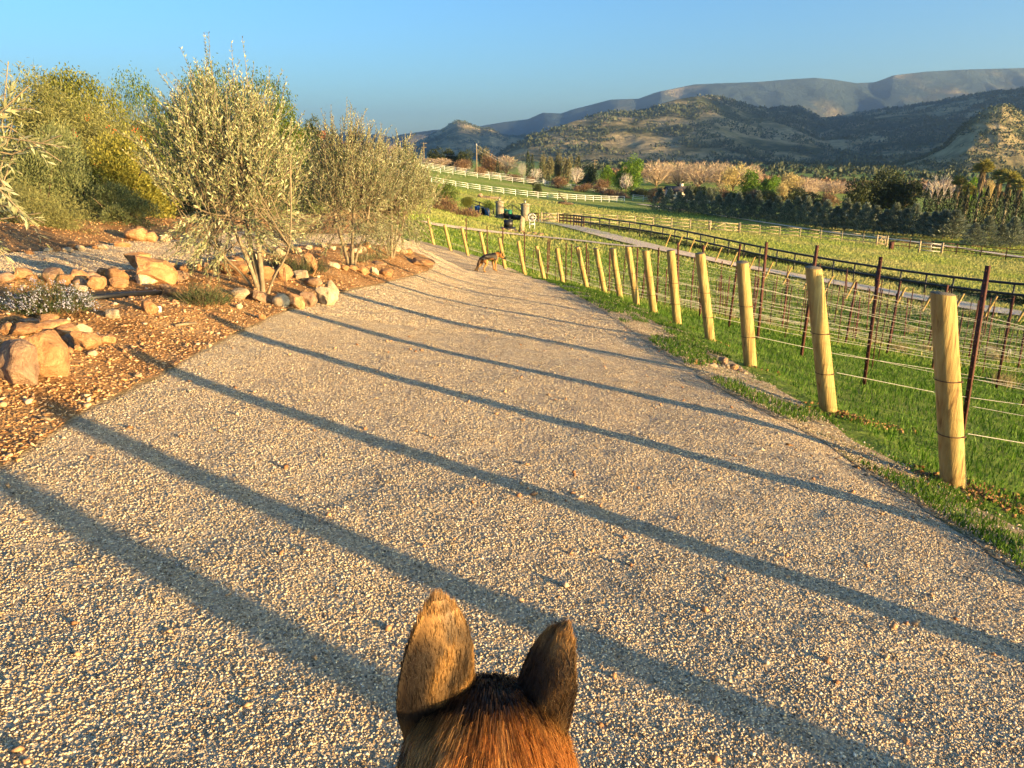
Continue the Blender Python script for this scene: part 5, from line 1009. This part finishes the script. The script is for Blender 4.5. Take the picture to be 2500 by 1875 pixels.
for i,r_ in enumerate([(180,200,52,26),(300,185,52,26),(350,180,50,30),(420,180,62,32),(460,160,82,48),(505,172,50,34),(600,165,40,24),(645,165,62,32),(760,150,92,38),(1040,112,82,42),(1110,102,60,36),(1180,100,62,32),(1240,96,50,28)]): rk(*A(*r_),f'small rounded rock on the far edge of the left path, {ordn(i)} from the left',rg_,['rock_tan','rock_white'][i%2],rnd=True)
for r_,lb in(((865,88,152,92),'broad smooth rock in the cluster under the shrubs'),((945,102,92,72),'rock on the right of the cluster under the shrubs'),((880,58,70,50),'rock at the back of the cluster under the shrubs'),((950,16,62,54),'pale round rock alone above the cluster under the shrubs')): rk(*A(*r_),lb,'rock cluster under the shrubs','rock_tan',True)
rg_='rocks along the back of the bed behind the olives'
for i,r_ in enumerate([(50,500,62,52),(110,480,50,40),(225,470,70,50),(270,460,80,56),(320,442,62,56),(410,432,60,50),(460,402,62,52),(540,395,60,46),(620,400,72,56),(700,380,62,52),(770,375,52,46),(860,357,62,36),(930,357,52,32),(985,357,50,40),(1060,362,52,34),(1180,372,52,36),(1250,375,82,42),(1310,362,50,36),(1345,335,62,50),(1600,372,60,40),(1645,385,62,44),(1690,392,82,52)]): rk(*Bz(*r_),f'cream rounded rock along the back of the bed, {ordn(i)} from the left',rg_,'rock_white' if i%3 else 'rock_tan',rnd=True)
for i,(r_,lb,mt) in enumerate([((1070,505,102,52),'flat pale rock before the middle olive','rock_white'),((1160,527,72,42),'low tan rock, first right of the middle olive','rock_tan'),((1230,527,62,38),'low tan rock, second right of the middle olive','rock_tan'),((1310,547,102,66),'wedge of tan rock between the middle and far olive','rock_tan'),((1405,552,72,62),'pale pointed rock right of the tan wedge','rock_white'),((1440,492,112,34),'dark flat rock before the far olive','rock_grey'),((1790,480,200,60),'long eroded hump of rock at the tip of the bed','rock_tan'),((1500,570,120,60),'low ribbed rock left of the eroded hump','rock_tan'),((830,480,60,110),'second standing rock half behind the herbs','rock_tan')]): 
    if i<8: rk(*Bz(*r_),lb,'rocks at the far part of the bed',mt,i in(1,2,5))
for i,r_ in enumerate([(1255,1217,52,50),(1310,1227,52,44),(1385,1250,72,40),(1390,1222,60,36),(1470,1217,72,62),(1505,1255,40,34),(1552,1257,62,42),(1600,1287,50,24),(1642,1300,42,26)]): rk(*Cz(*r_),f'small rock at the road edge before the third post, {ordn(i)} from the left','small rocks on the right verge',['rock_tan','rock_grey','rock_white'][i%3],rnd=i==0)
# clods of broken soil round the near post feet
rng=RS(14); P=[]
for (x,y),n,s in((FP[0],420,.33),(FP[1],200,.22),(FP[2],14,.15),(FP[3],14,.15),(FP[4],14,.15)): P.append(np.c_[rng.normal(x+.12,s,n),rng.normal(y-.05,s*.5,n)])
P=np.concatenate(P); o=pebbles('soil_clods',P,H(P[:,0],P[:,1])+.01,rng.uniform(.01,.032,len(P)),'earth',rng); tag(o,'crumbled clods of soil around the feet of the near posts',None,None,'stuff')
xy=scatter(np.array(VERGE),3500,(-.3,.75),(2,16),rng,1.1); tag(pebbles('verge_stones',xy,H(xy[:,0],xy[:,1])+.05,rng.uniform(.003,.009,len(xy)),'pebble',rng),'loose stones scattered over the verge',None,None,'stuff')
xy=scatter(np.array(VERGE),60000,(-.3,.75),(2,14),rng,1.1); de=pdist(xy[:,0],xy[:,1],np.array([p for p in RIGHT if p[1]>-2]),False); k=rng.rand(len(xy))<np.exp(-de/.15)*.8; xy=xy[k]; tag(pebbles('gravel',xy,road_z(xy[:,0],xy[:,1],None)+.010,rng.uniform(.003,.0065,len(xy)),'pebble',rng),'crushed stone spilling from the road onto the verge',None,None,'stuff')
xy=scatter(np.array(VERGE),26000,(-.3,.75),(2,26),rng,1.1); k=vnoise(xy[:,0],xy[:,1],2.2,77)>.0; xy=xy[k]; n=len(xy); tag(blades('grass',xy,H(xy[:,0],xy[:,1])+.04,rng.uniform(.02,.05,n),rng.uniform(.003,.006,n)*(1+np.hypot(xy[:,0],xy[:,1])/8),'grass',rng,.9),'thin short grass creeping over the verge',None,None,'stuff')
# herbs in the bed
def herb(px,py,wpx,hpx,label,seed,n=420,flower=0,mat='rosemary',sh=.16):
    rng=RS(seed); q,D=GB(px,py+hpx*.4); w_=wpx/FPX*D;hh=hpx/FPX*D; z=float(bed_z(q[0],q[1])[0]); t=empty('herb_bush',(q[0],q[1],z)); tag(t,label,'herb bush','herbs in the bed')
    a=rng.uniform(0,6.28,n); r_=rng.rand(n)**.5; B=np.c_[np.cos(a)*r_*w_*.42,np.sin(a)*r_*w_*.3,rng.rand(n)*hh*.45*(1-r_**2)]; D_=unit(np.c_[np.cos(a)*r_*.9,np.sin(a)*r_*.9,np.full(n,.9)]+rng.normal(0,.28,(n,3))); Ln=hh*rng.uniform(.3,.75,n)*(1-.3*r_)
    V,tb=shoots(B,D_,Ln,.011,.020,.0035,rng,.8,.15); link('foliage',leafmesh('foliage',V,mat),t); mb=MB()
    for b in tb[::2]: mb.tube(b,[.003,.0022,.001],3,False)
    mb.build('stems',M['darkbark'],t)
    if flower: 
        k=rng.choice(n,flower); T=B[k]+D_[k]*Ln[k][:,None]*rng.uniform(.55,1.,(flower,1)); P=np.repeat(T,9,axis=0)+rng.normal(0,.012,(flower*9,3)); link('flowers',leafmesh('flowers',leafquads(P,rng.normal(size=P.shape),.012,.008,rng),'lilac'),t)
herb(125,735,205,90,'rosemary bush covered in pale lilac flowers at the left',1,700,260)
herb(495,718,150,62,'low green rosemary clump between the biggest boulder and the ring of rocks',2,480)
herb(735,655,60,52,'small green herb bush just left of the standing rock',3,220); herb(775,648,45,42,'small green herb bush just right of the standing rock',4,160); herb(690,640,70,36,'dark green low herb behind the nearest olive',5,180)
herb(885,628,60,28,'grey-green low herb between the middle and far olive',6,160,0,'sage'); herb(920,624,60,26,'grey-green low herb at the foot of the far olive',7,160,0,'sage')
# lying pipe, stick, cap, drip outlet, thin rusty markers
def lying(a,b,r_,mat,name,label,cat,sides=8):
    (p,_),(q,_2)=GB(*a),GB(*b); z0=float(bed_z(*p)[0]);z1=float(bed_z(*q)[0]); mb=MB(); mb.tube([(0,0,r_),((q[0]-p[0])/2,(q[1]-p[1])/2,(z1-z0)/2+r_*1.3),(q[0]-p[0],q[1]-p[1],z1-z0+r_)],r_,sides); tag(mb.build(name,M[mat],None,True,(p[0],p[1],z0)),label,cat)
lying((190,738),(392,720),.022,'black','pipe','black irrigation pipe lying on the soil below the edging rocks','pipe'); lying((428,799),(480,794),.011,'bark','stick','short pale stick lying on the open soil','stick',5); lying((92,1022),(124,1028),.006,'bark','stick','thin pale stick near the lower left road edge','stick',5)
q,D=GB(390,762); mb=MB(); mb.tube([(0,0,0),(0,0,.035),(0,0,.045)],[.014,.016,.013],10); tag(mb.build('sprinkler_cap',M['white'],None,True,(q[0],q[1],float(bed_z(*q)[0]))),'small white plastic cap standing in the soil beside a round rock','sprinkler cap')
for i,(px,py) in enumerate([(696,716),(699,713)]): q,D=GB(px,py); mb=MB(); mb.tube([(0,0,-.05),(.004,0,.26)],.004,5); tag(mb.build('thin_rod',M['rod'],None,False,(q[0],q[1],float(bed_z(*q)[0]))),'thin rusty marker rod before the nearest olive, '+['left','right'][i]+' of a pair','rod','pair of marker rods before the nearest olive')
# ------------------------------------------------------------------ dogs
m,N,b=nmat('dog_coat',.55,.3); at_=node(N,'ShaderNodeVertexColor'); at_.layer_name='Col'; N.links.new(at_.outputs[0],b.inputs['Base Color']); M['coat']=m
m,N,b=nmat('dog_fur',.5,.35); at_=node(N,'ShaderNodeVertexColor'); at_.layer_name='Col'; g=node(N,'ShaderNodeNewGeometry'); hs=node(N,'ShaderNodeHueSaturation'); N.links.new(at_.outputs[0],hs.inputs['Color']); mr=node(N,'ShaderNodeMapRange'); N.links.new(g.outputs['Random Per Island'],mr.inputs[0]); mr.inputs[3].default_value=.45; mr.inputs[4].default_value=1.75; N.links.new(mr.outputs[0],hs.inputs['Value']); N.links.new(hs.outputs[0],b.inputs['Base Color'])
t_=node(N,'ShaderNodeBsdfTranslucent'); N.links.new(hs.outputs[0],t_.inputs[0]); mx=node(N,'ShaderNodeMixShader'); mx.inputs[0].default_value=.35; N.links.new(b.outputs[0],mx.inputs[1]);N.links.new(t_.outputs[0],mx.inputs[2]);N.links.new(mx.outputs[0],N.nodes['Material Output'].inputs[0]); M['fur']=m
M['nose']=plain('dog_nose',(.012,.010,.010),.35,.5,20,.1,.1); M['eye']=plain('dog_eye',(.03,.012,.005),.1,.6,20,.1,0)
def skin_body(nodes,edges,root,sub=2):
    me=bpy.data.meshes.new('sk'); me.from_pydata([n[0] for n in nodes],edges,[]); o=bpy.data.objects.new('sk',me); COL.objects.link(o)
    md=o.modifiers.new('s','SKIN'); md.branch_smoothing=.6; sd=o.modifiers.new('u','SUBSURF'); sd.levels=sub
    for i,n in enumerate(nodes): me.skin_vertices[0].data[i].radius=n[1] if isinstance(n[1],tuple) else (n[1],n[1]); me.skin_vertices[0].data[i].use_root=(i==root)
    dg=bpy.context.evaluated_depsgraph_get(); ev=o.evaluated_get(dg); em=bpy.data.meshes.new_from_object(ev); bpy.data.objects.remove(o); em.transform(Matrix.Identity(4)); em.materials.clear()
    em.polygons.foreach_set('use_smooth',np.ones(len(em.polygons),bool)); return em
TAN=np.array([.42,.165,.036]);GOLD=np.array([.52,.27,.08]);BLK=np.array([.014,.010,.008]);RED=np.array([.30,.085,.018])
def coat(P,hc,hd):
    """colour by place on the dog: P local points (x forward), hc head centre, hd head forward direction"""
    P=np.asarray(P,float); n=vnoise(P[:,0]*9,P[:,1]*9+P[:,2]*7,1.,5,3); c=np.tile(TAN,(len(P),1)); L=lambda a,b_,f:a*(1-f[:,None])+b_*f[:,None]
    c=L(c,np.tile(GOLD,(len(P),1)),sst(.0,.5,n+.1)); c=L(c,np.tile(GOLD,(len(P),1)),sst(.42,.25,P[:,2])*.6); st=vnoise(P[:,0]*14,P[:,1]*55+P[:,2]*8,1.,15,3); c=L(c,np.tile(BLK,(len(P),1)),sst(.22,.5,st+.25*sst(.0,.09,P[:,1]))*.8); c=L(c,np.tile(GOLD*1.25,(len(P),1)),sst(.15,.5,-st)*.6)  # dark coat streaks, thickened toward the left to paint in shade
    sad=sst(.38,.46,P[:,2]+.06*n)*sst(.30,.22,P[:,0]+.05*n)*sst(-.52,-.45,P[:,0]); c=L(c,np.tile(BLK,(len(P),1)),sad)
    tail=sst(-.44,-.47,P[:,0])*sst(.2,.3,P[:,2]); c=L(c,np.tile(BLK,(len(P),1)),tail*.8)
    r=(P-hc); f=r@hd; near=sst(.24,.18,np.linalg.norm(r,axis=1)); muz=sst(.055,.10,f+.02*n)*near; c=L(c,np.tile(BLK,(len(P),1)),muz)
    hgt_=r@np.cross(hd,unit(np.array([-hd[1],hd[0],0]))); crown=sst(-.075,-.03,f+.022*n+.3*hgt_-.45*np.abs(r[:,1]))*near*sst(-.02,.02,hgt_); c=L(c,np.tile(BLK,(len(P),1)),crown*.97)
    return np.clip(c,0,1)
def ear(base,up,fwd,side,Hh,W_,name='ear'):
    """cupped pointed ear; up: to the tip, fwd: the way it opens"""
    nu,nv=15,11; V=[];up=unit(np.array(up,float)); fwd=np.array(fwd,float);fwd=unit(fwd-up*(fwd@up)); lat=np.cross(up,fwd)
    prof=lambda u:W_*(1-.12*np.cos(u*3))*(.95*(1-u**3.1)**.52)*(.72+.28*sst(.05,.35,u))+.004
    outer=[];inner=[]
    for i in range(nu):
        u=i/(nu-1)*.995; w_=prof(u)
        for j in range(nv):
            v=-1+2*j/(nv-1); a=v*1.35*(1-.45*u); x=math.sin(a)*w_; y=-math.cos(a)*w_*.62+w_*.25
            outer.append(base+up*(Hh*u)+lat*x+fwd*y+fwd*(.012*u)); inner.append(outer[-1]+fwd*.006+up*0-lat*x*.06)
    V=np.array(outer+inner); i=np.arange(nu-1)[:,None]*nv;j=np.arange(nv-1)[None]; F=np.stack([i+j,i+nv+j,i+nv+j+1,i+j+1],-1).reshape(-1,4); n=nu*nv; F2=F[:,::-1]+n
    rim=[[a,b_,b_+n,a+n] for a,b_ in [(k*nv,(k+1)*nv) for k in range(nu-1)]]+[[b_,a,a+n,b_+n] for a,b_ in [(k*nv+nv-1,(k+1)*nv+nv-1) for k in range(nu-1)]]
    return V,np.r_[F,F2,np.array(rim)],n
def furmesh(V,F,n,ln,rng,flow,col,wd=.0016,lift=.35,uniq=None):
    T=V[F[:,:3]] if F.shape[1]==3 else np.concatenate([V[F[:,[0,1,2]]],V[F[:,[0,2,3]]]])
    Nn=np.cross(T[:,1]-T[:,0],T[:,2]-T[:,0]); ar=np.linalg.norm(Nn,axis=1); Nn=Nn/(ar[:,None]+1e-12); k=rng.choice(len(T),n,p=ar/ar.sum()); a=rng.rand(n,1);b_=rng.rand(n,1); s=(a+b_)>1; a=np.where(s,1-a,a);b_=np.where(s,1-b_,b_)
    P=T[k,0]+(T[k,1]-T[k,0])*a+(T[k,2]-T[k,0])*b_; N_=Nn[k]; fl=flow(P); fl=unit(fl-N_*(fl*N_).sum(1)[:,None]); cl=vnoise(P[:,0]*30,P[:,1]*30+P[:,2]*23,1.,3,2)
    d=unit(fl+N_*(lift*(1+.5*cl[:,None]))+rng.normal(0,.16,(n,3))+.3*np.cross(fl,N_)*cl[:,None]); l=(ln(P) if callable(ln) else ln)*rng.uniform(.6,1.25,n)
    sd=unit(np.cross(d,N_+rng.normal(0,.3,(n,3))))*wd/2; m_=P+d*(l*.5)[:,None]; t=P+unit(d*1.0+fl*.6-N_*.15)*l[:,None]
    Vv=np.stack([P-sd,P+sd,m_+sd*.8,m_-sd*.8,t],1).reshape(-1,3); i=5*np.arange(n)[:,None]; c=np.repeat(col(P),5,axis=0)
    return Vv,[i+np.array([[0,1,2,3]]),i+np.array([[3,2,4]])],c
def dog(loc,rz,label,hc,hd,neck,ears,legs,tail,sub,fur,name='dog',scale=1.,low=False):
    hc=np.array(hc,float); hd=unit(np.array(hd,float)); lat=np.array([-hd[1],hd[0],0]);lat=unit(lat); hu=np.cross(hd,lat); h_=lambda f,u:tuple(hc+hd*f+hu*u)
    nodes=[((-.30,0,.53),(.115,.13)),((-.12,0,.53),(.105,.12)),((.08,0,.52),(.115,.145)),((.25,0,.53),(.115,.15))]+[(tuple(p),r) for p,r in neck]
    E=[(i,i+1) for i in range(len(nodes)-1)]; k=len(nodes)
    nodes+=[(h_(0,0),(.100,.074) if fur>20000 else (.080,.068)),(h_(.055,-.004),(.07,.055)),(h_(.105,-.022),(.046,.043)),(h_(.155,-.030),(.037,.035)),(h_(.190,-.032),(.028,.028))]; E+=[(k-1,k),(k,k+1),(k+1,k+2),(k+2,k+3),(k+3,k+4)]
    for side,j,fr in legs:
        b0=len(nodes); s=side
        if fr: pts=[((.25,s*.09,.43),.062),((.19+j*.3,s*.10,.33),.042),((.22+j,s*.10,.16),.027),((.22+j*1.1,s*.10,.045),.027),((.27+j*1.1,s*.10,.022),.026)]; root=3
        else: pts=[((-.31,s*.085,.43),.082),((-.23+j*.4,s*.10,.31),.058),((-.40+j,s*.095,.17),.026),((-.37+j*1.1,s*.095,.05),.026),((-.31+j*1.1,s*.095,.022),.027)]; root=0
        nodes+=pts; E+=[(root,b0)]+[(b0+i,b0+i+1) for i in range(4)]
    b0=len(nodes); nodes+=[(tuple(p),r) for p,r in tail]; E+=[(0,b0)]+[(b0+i,b0+i+1) for i in range(len(tail)-1)]
    me=skin_body(nodes,E,1,sub); V=np.empty(len(me.vertices)*3);me.vertices.foreach_get('co',V);V=V.reshape(-1,3)
    col=lambda P:coat(P,hc,hd)
    a=me.color_attributes.new('Col','FLOAT_COLOR','POINT'); c=np.ones((len(V),4)); c[:,:3]=col(V)*.8; a.data.foreach_set('color',c.astype(np.float32).ravel()); me.materials.append(M['coat'])
    t=empty(name,loc,rz); t.scale=(scale,)*3; tag(t,label,'dog'); body=link('body',me,t)
    rng=RS(3); 
    if fur:
        F=[]; 
        for p in me.polygons: 
            v=list(p.vertices); F.append(v if len(v)==4 else v+[v[-1]])
        F=np.array(F); hs_=hc-hd*.03
        flow=lambda P:np.where((np.linalg.norm(P-hs_,axis=1)<.16)[:,None],-hd*1.0+np.array([0,0,-.55])+np.clip((P-hs_)[:,1:2]*9,-.5,.5)*np.array([0,1,0.]),np.array([-1,0,-.5]))
        # dense coat on the head and neck, sparser on the body
        Cn=V[F].mean(axis=1); hf=np.linalg.norm(Cn-hs_,axis=1)<.22
        ln=lambda P:np.where(P@hd-hc@hd>.05,.007,.022)+.018*sst(.02,-.10,(P-hc)@hd)
        Vf,Ff,cf=furmesh(V,F[hf],fur,ln,rng,flow,col,.0010,.5); link('head_fur',mesh_np('head_fur',Vf,Ff,M['fur'],False,cf),body)
        Vf,Ff,cf=furmesh(V,F[~hf],fur//3,.035,rng,lambda P:np.tile([-1,0,-.5],(len(P),1)),col,.003,.25); link('body_fur',mesh_np('body_fur',Vf,Ff,M['fur'],False,cf),body)
    for nm,ps,up,fw,Hh,W_ in ears:
        Ve,Fe,n=ear(hc+hd*ps[0]+lat*ps[1]+hu*ps[2],up,fw,0,Hh,W_); b_=hc+hd*ps[0]+lat*ps[1]+hu*ps[2]; upn=unit(np.array(up,float)); u=(Ve-b_)@upn/Hh; lt=(Ve-b_)@lat
        def ecol(P,b_=b_,upn=upn,Hh=Hh,nm=nm,fw=np.array(fw,float)):
            u=(P-b_)@upn/Hh; n_=vnoise(P[:,0]*60,P[:,1]*60+P[:,2]*40,1.,8,2); lt=(P-b_)@np.cross(upn,unit(fw)); c=GOLD*.60*(1-.65*sst(-.1,.4,vnoise(P[:,0]*150,P[:,1]*150+P[:,2]*30,1.,9,2))[:,None])+0*P; rim=sst(.45,.85,np.abs(lt)/.034+.15*n_)*(1-.6*u); e=sst(.15,.5,u)*sst(.95,.75,u)*1.1*sst(-.55,.25,n_)
            left=sst(.000,.018,lt+.012*n_) if nm=='l' else sst(-.022,.004,lt+.014*n_); f=np.clip(np.maximum(e*.8,left*.97*sst(.92,.7,u)*sst(.08,.3,u)),0,1)[:,None]; return np.clip(c*(1-f)+BLK*f,0,1)
        ce=ecol(Ve); ce[n:]=ce[n:]*.25+np.array([.10,.06,.045])
        o=link('ear',mesh_np('ear',Ve,Fe,M['coat'],True,ce*np.r_[np.full(n,.9),np.ones(n)][:,None]),t)
        if fur:
            Fo=Fe[:len(Fe)//2-14] if False else Fe[:(15-1)*(11-1)]; Vf,Ff,cf=furmesh(Ve,Fo[:,::-1],fur//3,.015,rng,lambda P,u=upn:np.tile(u*.8,(len(P),1)),ecol,.0010,.30); link('ear_fur',mesh_np('ear_fur',Vf,Ff,M['fur'],False,cf),o)
    mb=MB(); mb.tube([h_(.195,-.022),h_(.212,-.022)],[.018,.014],8); mb.build('nose',M['nose'],t,True)
    for s in(-1,1):
        bm=bmesh.new(); bmesh.ops.create_uvsphere(bm,u_segments=10,v_segments=8,radius=.009); me2=bpy.data.meshes.new('eye'); bm.to_mesh(me2); bm.free(); me2.materials.append(M['eye']); o=link('eye',me2,t,tuple(hc+hd*.075+lat*s*.036+hu*.022))
    mb=MB(); th=np.linspace(0,2*math.pi,21); n0=np.array(neck[0][0]);n1=np.array(neck[-1][0]); ax=unit(n1-n0); s1=np.array([0,1.,0]); s2=np.cross(ax,s1); cc=(n0+n1)/2; rr=.118
    if low: mb.tube(cc+np.cos(th)[:,None]*s1*rr*.86+np.sin(th)[:,None]*s2*rr*.9,.012,6,False); mb.build('collar',M['nose'],t)
    return t
# foreground dog seen from above and behind: placed under the camera
gz=h(0,.5)+.015
X0,Y0=-.030,.275; S_=1.0
hz_=-.672-gz
dog((X0,Y0,gz),math.pi/2,'German shepherd in the foreground, its black and tan head and ears seen from behind',(.50,0,hz_),(.90,-.03,-.44),
    [((.34,0,hz_-.12),(.135,.115)),((.43,0,hz_-.05),(.118,.098))],
    [('l',(.005,.066,-.03),(-.05,-.08,1.0),(.85,.40,-.1),.210,.058),('r',(.005,-.052,-.03),(.0,-.20,1.0),(.78,-.72,-.1),.172,.050)],
    [(1,.03,True),(-1,-.02,True),(1,-.06,False),(-1,.05,False)],[((-.44,0,.47),.045),((-.50,0,.34),.05),((-.53,0,.2),.045),((-.55,0,.10),.012)],2,60000)
q=at(1196,647,24.4); zz=h(q[0],q[1])+.02
dog((q[0],q[1],zz),math.radians(42),'black and tan German shepherd standing far ahead on the road beside the posts',(.52,-.03,.50),(.85,-.2,-.42),
    [((.34,0,.60),(.095,.10)),((.43,-.01,.57),(.08,.085))],
    [('l',(-.005,.055,.045),(-.1,.2,1.0),(.9,.2,-.1),.12,.036),('r',(-.005,-.055,.045),(-.1,-.2,1.0),(.9,-.2,-.1),.12,.036)],
    [(1,.04,True),(-1,-.03,True),(1,-.10,False),(-1,.04,False)],[((-.43,0,.50),.05),((-.50,0,.36),.055),((-.54,0,.22),.055),((-.62,.02,.12),.04),((-.68,.03,.11),.015)],2,9000,scale=.92,low=True,name='dog')

# ------------------------------------------------------------------ haze
def make_haze():
    mb=MB(); mb.box((0,3800,305),(20000,19000,730)); m=bpy.data.materials.new('haze'); m.use_nodes=True; N=m.node_tree; N.nodes.remove(N.nodes['Principled BSDF'])
    p=node(N,'ShaderNodeVolumePrincipled'); p.inputs['Color'].default_value=(.54,.78,1,1); p.inputs['Density'].default_value=.000115; p.inputs['Anisotropy'].default_value=.7
    N.links.new(p.outputs[0],N.nodes['Material Output'].inputs['Volume']); o=mb.build('haze',m); tag(o,None,None,None,'stuff')
make_haze()
